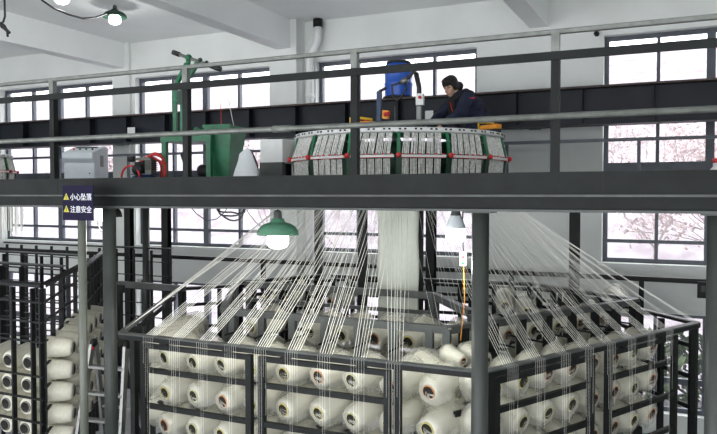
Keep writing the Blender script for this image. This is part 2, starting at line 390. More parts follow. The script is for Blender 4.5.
# ---------------------------------------------------------------- circular loom
def make_loom(label):
    root = empty('circular_loom', LC, 0, label, 'loom', 'round looms on the platform')
    b = MB()
    b.lathe([(.78,.02),(.78,.52),(.70,.56),(.70,.02)], 'dgreen', n=48, closed=True)
    for k in range(15):
        a = R(24*k + 3.9); c = Vector((.93*math.cos(a), .93*math.sin(a), 0))
        b.box(c + Vector((0,0,.28)), (.05,.05,.56), 'dgreen', Matrix.Rotation(a, 3, 'Z'))
        b.box((1.0*math.cos(a+.2), 1.0*math.sin(a+.2), .17), (.10,.24,.30), 'dgreen', Matrix.Rotation(a+.2, 3, 'Z'))
    b.build('machine_body', root)
    b = MB(); b.lathe([(1.0,.0),(1.22,.0),(1.22,.035),(1.0,.035)], 'dark', n=64, closed=True); b.build('base_ring', root)
    b = MB(); b.lathe([(.60,.60),(.98,.61),(.98,.635),(.60,.625)], 'green', n=64, closed=True); b.build('inner_ring', root)
    b = MB(); b.lathe([(1.04,.615),(1.175,.615),(1.18,.63),(1.175,.66),(1.04,.665)], 'white', n=96, closed=True)
    for k in range(144):
        a = 2*math.pi*k/144
        if k % 3 != 2: b.box((1.177*math.cos(a), 1.177*math.sin(a), .642), (.012,.022,.016), 'dark', Matrix.Rotation(a, 3, 'Z'))
        if k % 4 == 0: b.box((1.11*math.cos(a), 1.11*math.sin(a), .665), (.05,.02,.006), 'dark', Matrix.Rotation(a, 3, 'Z'))
    b.build('top_ring', root)
    rnd = random.Random(5)
    for k in range(15):
        a0 = R(24*k + 3.9 + 2.4); a1 = R(24*k + 27.9 - 2.4)
        def pt(t, r, z, a0=a0, a1=a1):      # straight chord between the two ends
            p = Vector((math.cos(a0), math.sin(a0), 0)).lerp(Vector((math.cos(a1), math.sin(a1), 0)), t) * r; return Vector((p.x, p.y, z))
        s_ = MB()
        for q in range(5):
            for w_ in range(5):
                t = (q + .10 + .68*w_/4) / 5; sh = -.055
                s_.tube([pt(t, 1.155, .61), pt(t+sh+rnd.uniform(-.012,.012), 1.215, .40)], .0050, 'reed', 4, False)
                tt = t + sh
                s_.tube([pt(tt, 1.205, .355), pt(tt+rnd.uniform(-.012,.012), 1.18, .02)], .0050, 'reed', 4, False)
        s_.build('heald_section', root)
        s_ = MB(); A_ = pt(-.06, 1.225, .378); B_ = pt(1.02, 1.225, .378); s_.bar(A_, B_, .022, .024, 'white')
        for q in range(6): s_.bar(pt(q/5*.96-.045, 1.234, .397), pt(q/5*.96+.02, 1.234, .397), .012, .012, 'red')
        s_.bar(pt(-.05, 1.232, .364), pt(1.0, 1.232, .364), .008, .005, 'red')
        s_.build('guide_strip', root)
        a = R(24*k + 3.9); c = Vector((math.cos(a), math.sin(a), 0))
        s_ = MB(); s_.bar(c*1.16 + Vector((0,0,.62)), c*1.21 + Vector((0,0,.39)), .030, .02, 'green'); s_.bar(c*1.215 + Vector((0,0,.39)), c*1.16 + Vector((0,0,.03)), .055, .02, 'dgreen'); s_.build('strut', root)
        s_ = MB(); s_.ball(c*1.25 + Vector((0,0,.385)), .026, 'red', 10); s_.tube([c*1.2 + Vector((0,0,.385)), c*1.25 + Vector((0,0,.385))], .012, 'black', 8); s_.build('knob', root)
        if k % 2 == 0:
            s_ = MB(); am = R(24*k+16); s_.box((1.12*math.cos(am), 1.12*math.sin(am), .20), (.06,.16,.012), 'white', Matrix.Rotation(am,3,'Z')); s_.box((1.13*math.cos(am), 1.13*math.sin(am), .12), (.05,.11,.03), 'yellow', Matrix.Rotation(am,3,'Z')); s_.build('shuttle_tray', root)
    return root
loom = make_loom('round loom with white heald wires and red knobs, woman working at it')
loom2 = copy_tree(loom); loom2.location = LC2; loom2['label'] = 'round loom at the far left end of the platform, mostly cut off'
# holders standing on the loom
def lp(mb, name):
    o = mb.build(name, loom); o.matrix_parent_inverse = Matrix.Translation(-Vector(LC)); return o
p = at(378.5, 121, 7.6); top = at(378.5, 92, 7.6)
q = MB(); q.bar((p.x,p.y,.60), top, .05, .05, 'dblue'); q.tube([top, top + Vector((.09,-.02,.03))], .018, 'black'); q.box((p.x,p.y,.66), (.07,.07,.12), 'galv'); lp(q, 'sensor_post')
c = at(385, 115, 7.56); q = MB(); q.box(c, (.075,.05,.095), 'orange', Matrix.Rotation(.15,3,'Y')); q.tube([c + Vector((.0,-.02,0)), c + Vector((.055,-.05,.005))], .026, 'red', 12); lp(q, 'stop_button_box')
p = at(418, 122, 7.6); t1 = at(418, 88, 7.6); t2 = at(415, 74, 7.6); t3 = at(409, 77, 7.6); t4 = at(401, 83, 7.6); t5 = at(391, 86, 7.6); t6 = at(392, 97, 7.6); t7 = at(400, 98, 7.6); t8 = at(404, 80, 7.6)
q = MB(); q.tube([(p.x,p.y,.60), t1, t2], .028, 'black', 10); q.tube([t2, (t2+t3)/2 + Vector((0,0,.03)), t3, t4], .02, 'black', 8)
q.tube([t4 + Vector((-.01,0,0)), t4 + Vector((.07,0,.03))], .036, 'alu', 12); lp(q, 'sensor_arm')
q = MB(); q.tube([t4, t5, t6, (t6+t7)/2 + Vector((0,0,-.04)), t7, at(405,90,7.6), t8], .014, 'black', 8); lp(q, 'cable_loop')
c = at(419, 100, 7.55); q = MB(); q.box(c, (.085,.05,.13), 'white'); q.tube([c + Vector((.01,-.02,.02)), c + Vector((.01,-.045,.02))], .018, 'red', 10); q.box(c + Vector((-.01,0,-.16)), (.05,.04,.17), 'alu'); lp(q, 'control_switch')
c = at(394, 112, 7.6); q = MB(); q.tube([(c.x,c.y,.60), (c.x,c.y,1.02)], .006, 'alu', 6); lp(q, 'thin_rod')
# yellow handled boxes lying on the ring
def clampbox(px, py, Y, ang, label):
    c = at(px, py, Y); z = .67
    e = empty('yellow_tool_box', (c.x, c.y, z), ang, label, 'tool', 'yellow tools on the loom ring')
    q = MB(); q.bx(-.13,.13,-.04,.04,0,.035,'black'); q.bx(-.12,.13,-.042,.042,.035,.085,'orange'); q.build('body', e, bevel=.008)
    q = MB(); q.tube([(-.12,-.045,.0),(-.125,-.05,.11),(-.05,-.05,.115),(.10,-.05,.10)], .013, 'yellow', 8); q.build('handle', e)
    q = MB(); q.ball((.04,0,.09), .018, 'red', 8); q.ball((.09,0,.088), .014, 'black', 8); q.build('button', e)
p = at(361, 127, 6.62); clampbox(361, 127, 6.62, R(35), 'yellow boxed tool on the loom ring, close by the railing post')
clampbox(489, 130, 7.55, R(-30), 'yellow handled tool on the right end of the loom ring')

# ---------------------------------------------------------------- woven tube hanging under the loom
b = MB(); vs = []; fs = []; nx, nz = 14, 26; Wd = .47
for s_ in (0, 1):
    for j in range(nz + 1):
        z = -.02 - 1.62 * j / nz
        for i in range(nx + 1):
            x = (i / nx - .5); t = min(1, j / 6)
            th = .008 + (.10*(1-t)) * math.sqrt(max(0, 1 - 4*x*x))
            y = (th if s_ else -th) + .012*math.sin(x*9 + j*.25)
            vs.append((x*Wd*(1+.02*math.sin(j*.6)), y, z))
K = (nx+1)*(nz+1)
for s_ in (0, 1):
    for j in range(nz):
        for i in range(nx):
            a = s_*K + j*(nx+1)+i; q = (a, a+1, a+nx+2, a+nx+1); fs.append(q if s_ else q[::-1])
for j in range(nz):
    for i in (0, nx): a = j*(nx+1)+i; fs.append((a, a+nx+1, a+nx+1+K, a+K))
b.add(vs, fs, 'fabric', True); fc = at(397.5, 240, 7.5)
fab = tag(b.build('woven_tube', loc=(fc.x, 7.5, 0)), 'flat white woven fabric tube hanging down from the round loom', 'fabric'); fab.rotation_euler.z = R(12)
tk = empty('take_up_roller', (fc.x, 7.5, FL), 0, 'dark take-up roller frame below the hanging white fabric', 'roller')
q = MB(); q.tube([(-.42,-.14,1.66),(.42,-.14,1.66)], .07, 'steel2', 20); q.build('roller', tk)
q = MB()
for x in (-.45,.45): q.bx(x-.03,x+.03,-.20,-.06,0,1.75,'steel')
q.bx(-.45,.45,-.16,-.12,.1,.16,'steel'); q.build('frame', tk)

# ---------------------------------------------------------------- bobbins
def package(seed, rad=.098, L=.40):
    b = MB(); b.lathe([(.047,.03),(.047,.004),(rad*.62,.0),(rad*.72,.006),(rad*.80,.025),(rad*.88,.07),(rad*.98,.18),(rad*1.05,L-.03),(rad*.98,L-.008),(rad*.85,L),(.046,L)], 'yarn', axis='y', n=28)
    return b.mesh('yarn_package')
def core(m, L=.42):
    b = MB(); n = 20; b.lathe([(.0455,L),(.0455,.01),(.055,.001),(.055,-.004),(.052,-.012),(.046,-.011),(.041,.07),(.001,.07)], m, axis='y', n=n)
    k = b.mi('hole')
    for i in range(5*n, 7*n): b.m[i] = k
    return b.mesh('core_tube')
def bag(seed, rad=.126, L=.43):
    """loose clear bag round the yarn: wrinkled, sagging below, gathered at the front"""
    b = MB(); n = 36; prof = [(.054,-.004),(.064,-.016),(.076,-.010),(rad*.70,.010),(rad*.76,.04),(rad*.88,.14),(rad*.98,.25),(rad*1.04,.36),(rad*.8,L),(rad*.35,L+.03),(.01,L+.035)]
    o = Vector((seed*7.3, seed*3.1, 0)); vs = []
    for (r, h) in prof:
        for k in range(n):
            a = 2*math.pi*k/n; d = Vector((math.cos(a), 0, math.sin(a)))
            q = Vector((r*d.x, h, r*d.z)); amp = min(1, max(0, (r-.05)/.05))
            w_ = noise.noise(q*11 + o)*.024 + noise.noise(q*27 + o)*.014 + abs(noise.noise(q*18 + o*2))*.020
            sag = max(0, -d.z)**2 * .06 * amp * (.7 + .6*noise.noise(Vector((h*6,seed,d.x*2)))) + abs(d.x)**3*.016*amp
            vs.append(q + d*(w_*amp + sag) + Vector((0, noise.noise(q*16 + o)*.010*amp, 0)))
    fs = [(i*n+k, i*n+(k+1)%n, (i+1)*n+(k+1)%n, (i+1)*n+k) for i in range(len(prof)-1) for k in range(n)]
    b.add(vs, fs, 'bag', True)
    rnd = random.Random(seed)
    for k in range(9):       # gathered folds of film across the core
        a = rnd.uniform(.2, 2.6) + math.pi*.9; q0 = Vector((.056*math.cos(a), -.014, .056*math.sin(a))); q1 = Vector((rnd.uniform(-.02,.02), -.03, rnd.uniform(-.02,.02)))
        e = Vector((.005,0,-.005)) if k % 2 else Vector((.005,0,.005)); b.add([q0-e, q0+e, q1+e*.4, q1-e*.4], [(0,1,2,3)], 'bag')
    return b.mesh('plastic_bag')
PK = [package(0, .098), package(1, .092), package(2, .102)]
CRG = core('core_grey', .29); CR = [core('core_y'), core('core_o'), core('core_g')]
BG = [bag(s_) for s_ in range(6)]
PKS = package(4, .104, .27)
rb = random.Random(11)
def bobbin(loc, ang, label, group, bagged=True, sc=1.0, short=1.0):
    """root mesh is the wound yarn; ang turns the front (-Y) end"""
    o = bpy.data.objects.new('yarn_bobbin', rb.choice(PK) if bagged else PKS); COL.objects.link(o)
    o.location = loc; o.rotation_euler = (R(rb.uniform(8, 14) if bagged else 3), R(rb.uniform(-6,6)), ang + R(rb.uniform(-3,3))); o.scale = (sc, sc*short, sc)
    tag(o, label, 'bobbin', group)
    c = bpy.data.objects.new('core_tube', rb.choice(CR) if bagged else CRG); COL.objects.link(c); c.parent = o
    if bagged:
        g_ = bpy.data.objects.new('plastic_bag', rb.choice(BG)); COL.objects.link(g_); g_.parent = o
        if rb.random() < .5: g_.scale = (-1, 1, 1)
    return o

# ---------------------------------------------------------------- creels
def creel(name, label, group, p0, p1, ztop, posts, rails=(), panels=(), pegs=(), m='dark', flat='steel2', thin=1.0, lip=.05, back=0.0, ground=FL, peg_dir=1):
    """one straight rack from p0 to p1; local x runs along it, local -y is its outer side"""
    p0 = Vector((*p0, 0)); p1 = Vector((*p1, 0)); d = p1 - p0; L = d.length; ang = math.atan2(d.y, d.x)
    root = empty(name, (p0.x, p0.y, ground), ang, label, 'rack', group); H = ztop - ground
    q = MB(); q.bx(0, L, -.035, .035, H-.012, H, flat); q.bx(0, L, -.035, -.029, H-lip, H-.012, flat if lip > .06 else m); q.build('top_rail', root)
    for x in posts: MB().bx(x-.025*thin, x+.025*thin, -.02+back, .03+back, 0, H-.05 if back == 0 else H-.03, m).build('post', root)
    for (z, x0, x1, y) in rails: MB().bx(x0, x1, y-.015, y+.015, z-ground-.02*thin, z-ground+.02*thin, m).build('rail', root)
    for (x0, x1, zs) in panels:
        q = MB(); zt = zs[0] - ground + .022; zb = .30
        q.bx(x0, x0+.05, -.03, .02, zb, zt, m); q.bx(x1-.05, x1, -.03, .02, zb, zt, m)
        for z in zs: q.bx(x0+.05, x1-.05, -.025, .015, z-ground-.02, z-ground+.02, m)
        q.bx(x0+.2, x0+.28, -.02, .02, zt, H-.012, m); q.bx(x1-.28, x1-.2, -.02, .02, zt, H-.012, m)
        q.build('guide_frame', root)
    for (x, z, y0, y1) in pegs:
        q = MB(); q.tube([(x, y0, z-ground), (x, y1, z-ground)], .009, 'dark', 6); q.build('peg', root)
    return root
A = (-4.53, 4.74); B = (-1.28, 4.75); C = (.07, 7.46); Dv = (-6.05, 7.4); E_ = (-4.5, 9.3); F_ = (-1.45, 9.3)
ZT = -1.21; CZ = (-1.43, -1.73, -2.03); PZ = (-1.30, -1.51, -1.82, -2.13, -2.44)
# front rack A-B
xs_ab = [.36 + .306*k for k in range(9)]
creel('yarn_creel', 'front yarn rack with two dark guide frames, facing the camera below the railing', 'outer yarn racks', A, B, ZT,
      (.14, 2.62, 3.22), rails=((-1.62, .1, 2.6, .36), (-1.92, .1, 2.6, .36), (-2.22, .1, 2.6, .36), (-2.8, .05, 3.2, .02)),
      panels=((.24, 1.37, PZ), (1.44, 2.57, PZ)), pegs=[(x, z, .24, .52) for x in xs_ab for z in CZ])
rows = ['top row', 'second row', 'third row']
def o_(k): return ORD[k]
for r_, z in enumerate(CZ):
    for k, x in enumerate(xs_ab):
        bobbin((A[0]+x+rb.uniform(-.012,.012), 4.88, z+rb.uniform(-.012,.012)), R(-15), 'bagged white bobbin in front rack, %s, %s from left end' % (rows[r_], o_(k)), 'bagged bobbins of the front rack', short=.8)
# right rack B-C
dBC = Vector((C[0]-B[0], C[1]-B[1])); LBC = dBC.length; dBC /= LBC; aBC = math.atan2(dBC.y, dBC.x); nBC = Vector((dBC.y, -dBC.x))
xs_bc = [.29 + .31*k for k in range(8)]
creel('yarn_creel', 'right yarn rack with two grey guide frames, receding behind the round column', 'outer yarn racks', B, C, ZT,
      (.03, LBC-.03), rails=((-1.62, .1, 2.6, .36), (-1.92, .1, 2.6, .36), (-2.22, .1, 2.6, .36)),
      panels=((.10, 1.30, PZ), (1.50, 2.62, PZ)), pegs=[(x, z, .22, .50) for x in xs_bc for z in CZ], m='steel')
for r_, z in enumerate(CZ):
    for k, x in enumerate(xs_bc):
        q = Vector(B) + dBC*x - nBC*.13
        bobbin((q.x, q.y, z+.02+rb.uniform(-.012,.012)), aBC, 'bagged white bobbin in right rack, %s, %s from round column' % (rows[r_], o_(k)), 'bagged bobbins of the right rack', short=.6)
# left rack D-A
dDA = Vector((A[0]-Dv[0], A[1]-Dv[1])); LDA = dDA.length; dDA /= LDA; aDA = math.atan2(dDA.y, dDA.x)
creel('yarn_creel', 'left yarn rack receding from the ladder, its sloping rail with drilled plates', 'outer yarn racks', Dv, A, ZT,
      (.03, .9, 1.8, LDA-.7), rails=((-1.34, .05, LDA-.1, -.06), (-1.62, .1, LDA-.5, .3), (-1.92, .1, LDA-.5, .3)), m='steel')
nDA = Vector((dDA.y, -dDA.x))
for r_, z in enumerate(CZ):
    for k in range(4):
        q = Vector(A) - dDA*(.36+.31*k) - nDA*.13
        bobbin((q.x, q.y, z), aDA, 'bagged white bobbin in left rack, %s, %s behind the ladder' % (rows[r_], o_(k)), 'bagged bobbins of the left rack')
# back racks
for (p0, p1, lab) in ((E_, Dv, 'bare back yarn rack under the loom, behind the green lamp'), (F_, E_, 'bare back yarn rack behind the hanging fabric'), (C, F_, 'bare back yarn rack sloping away under the right window')):
    L = (Vector(p1)-Vector(p0)).length
    creel('yarn_creel', lab, 'outer yarn racks', p0, p1, ZT, [.05 + (L-.1)*k/5 for k in range(6)], rails=((-1.45, .05, L-.05, 0), (-1.75, .05, L-.05, 0), (-2.05, .05, L-.05, 0)), m='dark')
# inner racks (bobbins hang behind the posts, pegs stick out to the front)
ZI = -1.085; CI = (-1.30, -1.62)
A2 = (-4.06, 5.6); B2 = (-1.80, 5.6); C2 = (-.50, 7.96); D2 = (-5.2, 7.45)
xs = [.10 + .33*k for k in range(7)]
creel('inner_creel', 'inner yarn rack with mid grey top rail, parallel behind the front rack', 'inner yarn racks', A2, B2, ZI, [x+.02 for x in xs] + [2.25],
      rails=((-1.52, 0, 2.26, 0), (-1.86, 0, 2.26, 0)), pegs=[(x+.06, z, -.20, .20) for x in xs for z in CI], m='steel2', back=-.02, lip=.062, thin=1.3)
for r_, z in enumerate(CI):
    for k, x in enumerate(xs):
        if (r_, k) in ((0, 1),): continue
        bobbin((A2[0]+x+.06, 5.84, z), R(-10), 'bagged bobbin on inner rack behind front rack, %s, %s from left end' % (rows[r_], o_(k)), 'bagged bobbins of the inner front rack', sc=.98)
d2 = Vector(C2)-Vector(B2); L2 = d2.length; d2 /= L2; a2 = math.atan2(d2.y, d2.x); n2 = Vector((d2.y, -d2.x))
xs2 = [.22 + .36*k for k in range(7)]
creel('inner_creel', 'inner yarn rack with dark pegs, parallel behind the right rack', 'inner yarn racks', B2, C2, ZI, [x-.06 for x in xs2] + [L2-.03],
      rails=((-1.52, 0, L2, 0), (-1.86, 0, L2, 0)), pegs=[(x, z, -.20, .16) for x in xs2 for z in CI], m='steel', back=-.02, lip=.062, thin=1.6)
for r_, z in enumerate(CI):
    for k, x in enumerate(xs2):
        q = Vector(B2) + d2*x - n2*.20
        bobbin((q.x, q.y, z), a2, 'bagged bobbin on inner rack behind right rack, %s, %s from near end' % (rows[r_], o_(k)), 'bagged bobbins of the inner right rack', sc=.9, short=.7)
L = (Vector(A2)-Vector(D2)).length
creel('inner_creel', 'inner yarn rack parallel to the left rack, crossed by yarns', 'inner yarn racks', D2, A2, ZI, [.05 + (L-.1)*k/5 for k in range(6)], rails=((-1.45, 0, L, 0), (-1.75, 0, L, 0)), m='steel2')
for (p0, p1, lab) in (((-4.55, 8.55), D2, 'inner back yarn rack seen behind the crossing yarns, left of the fabric'), ((-1.75, 8.85), (-4.45, 8.6), 'inner back yarn rack crossing behind the hanging fabric'), (C2, (-1.7, 8.8), 'inner back yarn rack right of the hanging fabric')):
    L = (Vector(p1)-Vector(p0)).length
    creel('inner_creel', lab, 'inner yarn racks', p0, p1, ZI, [.05 + (L-.1)*k/6 for k in range(7)], rails=((-1.28, 0, L, 0), (-1.52, 0, L, 0), (-1.80, 0, L, 0)), m='dark')
q0 = at(245, 283, 7.12); q1 = at(434, 291, 7.12); q2 = at(471, 309, 6.2); zc = (q0.z + q1.z) / 2
creel('inner_creel', 'mid grey innermost rack crossing just in front of the hanging fabric', 'inner yarn racks', (q0.x, q0.y), (q1.x, q1.y), zc, (.03, .62, 1.25, (q1-q0).xy.length-.03), rails=((zc-.22, 0, (q1-q0).xy.length, .0),), m='steel2', flat='steel2', lip=.07)
creel('inner_creel', 'mid grey innermost rack bar sloping towards the round column', 'inner yarn racks', (q1.x, q1.y), (q2.x, q2.y), zc, (.06, (q2-q1).xy.length-.03), rails=((zc-.3, 0, (q2-q1).xy.length, 0),), m='steel2', flat='steel2', lip=.07)
# bags hanging in the back of the ring
for k, (px, py, Y) in enumerate([(262,300,7.9),(285,296,8.1),(330,303,8.0),(505,306,8.6),(528,312,8.6),(600,322,8.3),(622,306,9.0)]):
    c = at(px, py, Y)
    bobbin(c, R(-12 if k < 3 else 18), ['bagged bobbin hanging in the back racks under the green lamp, left of two','bagged bobbin hanging in the back racks under the green lamp, right of two','bagged bobbin in the back racks between green lamp and hanging fabric','bagged bobbin in the back racks just right of the round column','bagged bobbin in the back racks, second from the round column','bagged bobbin in the back racks over the right rack','bagged bobbin in the back racks nearest the right end'][k], 'bagged bobbins of the back racks')
# spare bags by the column
for (px, py, Y, lab, sc) in ((459, 392, 5.15, 'loose full plastic bag of yarn left of the round column', 1.25), (466, 424, 5.15, 'lower loose bag of yarn left of the round column', 1.2), (463, 362, 5.2, 'small crumpled bag lying on the rack left of the round column', .5), (487, 362, 5.35, 'small white bag lying right of the round column', .6)):
    c = at(px, py, Y); bobbin(c, R(60), lab, 'loose bags by the column', sc=sc)

# neighbouring creel on the left: front rack and the rack along the aisle
ZL = -.89
P0 = (-8.6, 5.05); P1 = (-5.85, 5.05); P2 = (-7.75, 7.6)
L = 2.75
creel('tall_yarn_creel', 'tall dark yarn rack at the left edge with open bobbins facing front', 'tall racks of the neighbouring loom', P0, P1, ZL, [.0+.29*k for k in range(9)] + [2.60, 2.72],
      rails=[(z, 0, L, 0) for z in (-1.08, -1.28, -1.48, -1.83, -2.06, -2.30, -2.54)], pegs=[], m='dark', flat='steel', thin=.42, lip=.035)
for r_, z in enumerate((-1.72, -1.95, -2.18, -2.41)):
    for k, x in enumerate((-6.13, -6.42, -6.70)):
        bobbin((x-.02*r_, 5.10, z), R(4), 'open white bobbin in tall left rack, %s, %s' % (['top row','second row','third row','fourth row'][r_], ['nearest its right end','second from right end','third from right end'][k]), 'open bobbins of the tall left rack', False, 1.12)
dl = Vector(P2)-Vector(P1); LL = dl.length; dl /= LL; al = math.atan2(dl.y, dl.x); nl = Vector((dl.y, -dl.x))
creel('tall_yarn_creel', 'tall dark yarn rack receding along the aisle behind the ladder', 'tall racks of the neighbouring loom', P1, P2, ZL, [.05+.42*k for k in range(8)] + [LL-.03],
      rails=[(z, 0, LL, 0) for z in (-1.08, -1.28, -1.48)] + [(z, 0, LL, -.02) for z in (-1.70,-1.93,-2.16,-2.39)], m='dark', flat='steel', thin=.36, lip=.035)
for r_, z in enumerate((-1.58, -1.81, -2.04, -2.27, -2.50)):
    for k in range(7):
        q = Vector(P1) + dl*(.22+.36*k) + nl*.24
        bobbin((q.x, q.y, z), al, 'white bobbin in aisle rack beside the ladder, %s, %s from the front' % (['top row','second row','third row','fourth row','lowest row'][r_], o_(k)), 'open bobbins of the aisle rack', False, 1.06)
for (p0, p1, lab) in (((-9.2, 6.3), (-6.9, 6.3), 'dark bare rack behind the left bobbins, second from the front'), ((-10.5, 7.6), (-7.9, 7.55), 'dark bare rack behind the left bobbins, third from the front'), ((-6.7, 6.4), (-9.0, 9.2), 'dark bare rack slanting behind the sign pole'), ((-11.5, 9.1), (-7.6, 9.1), 'dark bare rack farthest back below the left windows')):
    L = (Vector(p1)-Vector(p0)).length; n = int(L/.38)
    creel('tall_yarn_creel', lab, 'tall racks of the neighbouring loom', p0, p1, ZL+.03, [.05 + (L-.1)*k/n for k in range(n+1)], rails=[(z, 0, L, 0) for z in (-1.10,-1.33,-1.56,-1.79,-2.02,-2.3)], m='dark', flat='steel2', thin=.36, lip=.03)

p0 = at(117, 283.5, 7.38); p1 = at(183, 287.5, 7.38)
e = empty('cross_rail', (p0.x, 7.38, FL), 0, 'grey square rail with end bracket between the left column and the left rack', 'rail')
q = MB(); q.bx(0, p1.x-p0.x, -.035, .035, p0.z-FL-.05, p0.z-FL+.03, 'steel2'); q.build('beam', e)
q = MB(); q.bx(-.02, .05, -.03, .03, 0, p0.z-FL-.05, 'dark'); q.build('post', e)
q = MB(); q.bx(.0, .14, -.06, -.035, p0.z-FL-.12, p0.z-FL-.02, 'dark'); q.build('bracket', e)
# ---------------------------------------------------------------- yarns
ry = random.Random(21)
def hole(pt, r=1.2):
    d = Vector((pt.x, pt.y, 0)) - Vector((LC.x, LC.y, 0)); d.normalize(); return d
def bundle(pt, along, label, n=6, width=.10, drop=None, outward=None, twist=0.0, group='yarn bundles running up to the round loom', rh=1.2, rad=.0019):
    pt = Vector(pt); along = Vector((*along, 0)).normalized(); d = hole(pt); a0 = math.atan2(d.y, d.x) + twist; m = MB()
    for k in range(n):
        t = k/(n-1) - .5; s0 = pt + along * t * width + Vector((0,0,.004)); a = a0 + t*.16 + ry.uniform(-.02,.02)
        e = Vector((LC.x + rh*math.cos(a), LC.y + rh*math.sin(a), -.01)); f = Vector((LC.x + 1.19*math.cos(a), LC.y + 1.19*math.sin(a), .03))
        mid = s0.lerp(e, .5) + Vector((0,0,-.015 + ry.uniform(-.01,.01)))
        pts = [s0, mid, e, f]
        if drop is not None:
            o = Vector((*outward, 0)) * .042; zd = drop[k % len(drop)] + ry.uniform(-.02,.02)
            m.tube([Vector((s0.x, s0.y, zd)) + o, Vector((s0.x, s0.y, pt.z)) + o, s0], .0006, 'strand', 3, False)
        m.tube(pts, rad, 'strand', 3, False)
    return tag(m.build('yarn_bundle'), label, 'yarn', group)
for k in range(9):
    bundle((A[0]+.34+.283*k, A[1], ZT), (1,0), 'bundle of white yarns rising from the front rack, %s from its left end' % o_(k), n=6, width=.105, rad=.0023, drop=(-1.45,-1.75,-2.05,-2.6), outward=(0,-1))
for k in range(8):
    q = Vector(B) + dBC*(.27+.31*k)
    bundle((q.x, q.y, ZT), dBC, 'bundle of white yarns rising from the right rack, %s from the round column' % o_(k), n=6, width=.11, rad=.0013, drop=(-1.45,-1.75,-2.05,-2.6), outward=nBC)
for k in range(6):
    q = Vector(A) - dDA*(.2+.33*k)
    bundle((q.x, q.y, ZT), dDA, 'bundle of white yarns rising from the left rack, %s from the ladder' % o_(k), n=5, width=.10, rad=.0012)
for k in range(7):
    bundle((A2[0]+.2+.33*k, A2[1], ZI), (1,0), 'bundle of white yarns rising from the inner front rack, %s from its left end' % o_(k), n=3, width=.10, rad=.0011)
for k in range(8):
    q = Vector(B2) + d2*(.15+.31*k)
    bundle((q.x, q.y, ZI), d2, 'bundle of white yarns rising from the inner right rack, %s from its near end' % o_(k), n=4, width=.12, rad=.0011)
for k in range(5):
    q = Vector(C).lerp(Vector(F_), (k+.12)/5.5)
    bundle((q.x, q.y, ZT), (Vector(F_)-Vector(C)), 'bundle of white yarns fanning down to the back right rack, %s from its near corner' % o_(k), n=4, width=.10, twist=-.15, rad=.0017)
for k in range(4):
    q = Vector(E_).lerp(Vector(Dv), (k+.7)/5)
    bundle((q.x, q.y, ZT), (Vector(E_)-Vector(Dv)), 'bundle of white yarns from the back left rack, %s from the back corner' % o_(k), n=4, width=.12, rad=.0011)
for k in range(4):
    q = Vector(D2).lerp(Vector(A2), (k+.5)/4.5)
    bundle((q.x, q.y, ZI), (Vector(A2)-Vector(D2)), 'bundle of white yarns from the inner left rack, %s from its back end' % o_(k), n=4, width=.12, rad=.0011)
# strips hanging under the neighbouring loom
m = MB()
fx0 = at(-6, 210, 6.9).x; fx1 = at(21, 210, 6.9).x
for k in range(26):
    x = fx0 + (fx1 - fx0) * k / 25 + ry.uniform(-.01, .01); y = 6.9 + ry.uniform(-.04, .04)
    m.bar((x, y, -.02), (x + ry.uniform(-.01,.01), y, -.44 - ry.uniform(0,.16)), .016, .003, 'strand')
tag(m.build('yarn_fringe'), 'white yarn ends hanging under the platform at the far left', 'yarn', kind='stuff')
# ---------------------------------------------------------------- lamps
def lamp(loc, label, shade='lampgreen', bulb='bulb', power=25, dia=.31, top=.0, tilt=(0,0), color=(1,.97,.9), bulbr=.058):
    """pendant lamp; loc is the bottom rim of the shade"""
    e = empty('pendant_lamp', loc, 0, label, 'lamp', 'pendant lamps'); e.rotation_euler = (tilt[0], tilt[1], 0); r = dia/2
    if shade:
        b = MB(); b.lathe([(r*.20,.125),(r*.30,.118),(r*.33,.100),(r*.40,.092),(r*.62,.083),(r*.82,.064),(r*.94,.038),(r*.985,.012),(r,0),(r*.96,.004),(r*.90,.034),(r*.78,.058),(r*.58,.075),(r*.3,.085),(r*.2,.11)], shade, n=36); b.build('lamp_shade', e)
    b = MB(); b.lathe([(.0,.185),(.022,.18),(.030,.165),(.032,.12),(.038,.10),(.038,.03),(0,.03)], 'steel2', n=16); b.build('socket', e)
    b = MB(); R_ = bulbr; b.lathe([(R_*.75,.03),(R_*1.0,.01),(R_*1.05,-.02),(R_*1.05,-.065),(R_*.9,-.085),(R_*.5,-.10),(.0,-.104)], bulb, n=20); b.build('bulb', e)
    if not shade: b = MB(); b.lathe([(.03,.12),(.036,.10),(R_*.95,.035),(R_*1.06,.01),(R_*1.04,.005)], 'cabinet', n=20); b.build('bulb_housing', e)
    if top:
        b = MB(); b.tube([(0,0,.18),(0,0,.18+top*.4),(.004,0,.18+top)], .006, 'black', 6); b.build('cord', e)
    d = bpy.data.lights.new('lamp_light', 'POINT'); d.energy = power; d.color = color; d.shadow_soft_size = .06
    o = bpy.data.objects.new('lamp_light', d); COL.objects.link(o); o.parent = e; o.location = (0,0,-.16)
    return e
c = at(277, 235, 4.50); l1 = lamp(c, 'green shaded lamp with glowing bulb hanging under the platform edge beam', top=.02, power=30, bulbr=.076)
q = MB(); q.tube([(-.03,0,.30),(-.035,0,.23),(0,0,.185),(.03,0,.23),(.025,0,.30)], .004, 'galv', 6); q.build('hook', l1)
c = at(455, 229, 4.85); lamp(c, 'bare white bulb lamp hanging beside the round column, no shade', shade=None, bulb='bulbw', power=16, top=.06, color=(.96,1,.97), bulbr=.066)
c = at(109, 217, 4.85); lamp(c, 'small black shaded lamp behind the left column, its rim showing right of it', shade='black', power=6, dia=.215, top=.0, bulbr=.045)
c = at(99.5, 209.5, 4.70); bl = lamp(c, 'bare glowing bulb hanging in the gap between the sign and the left column', shade=None, power=10, top=.0, bulbr=.040)
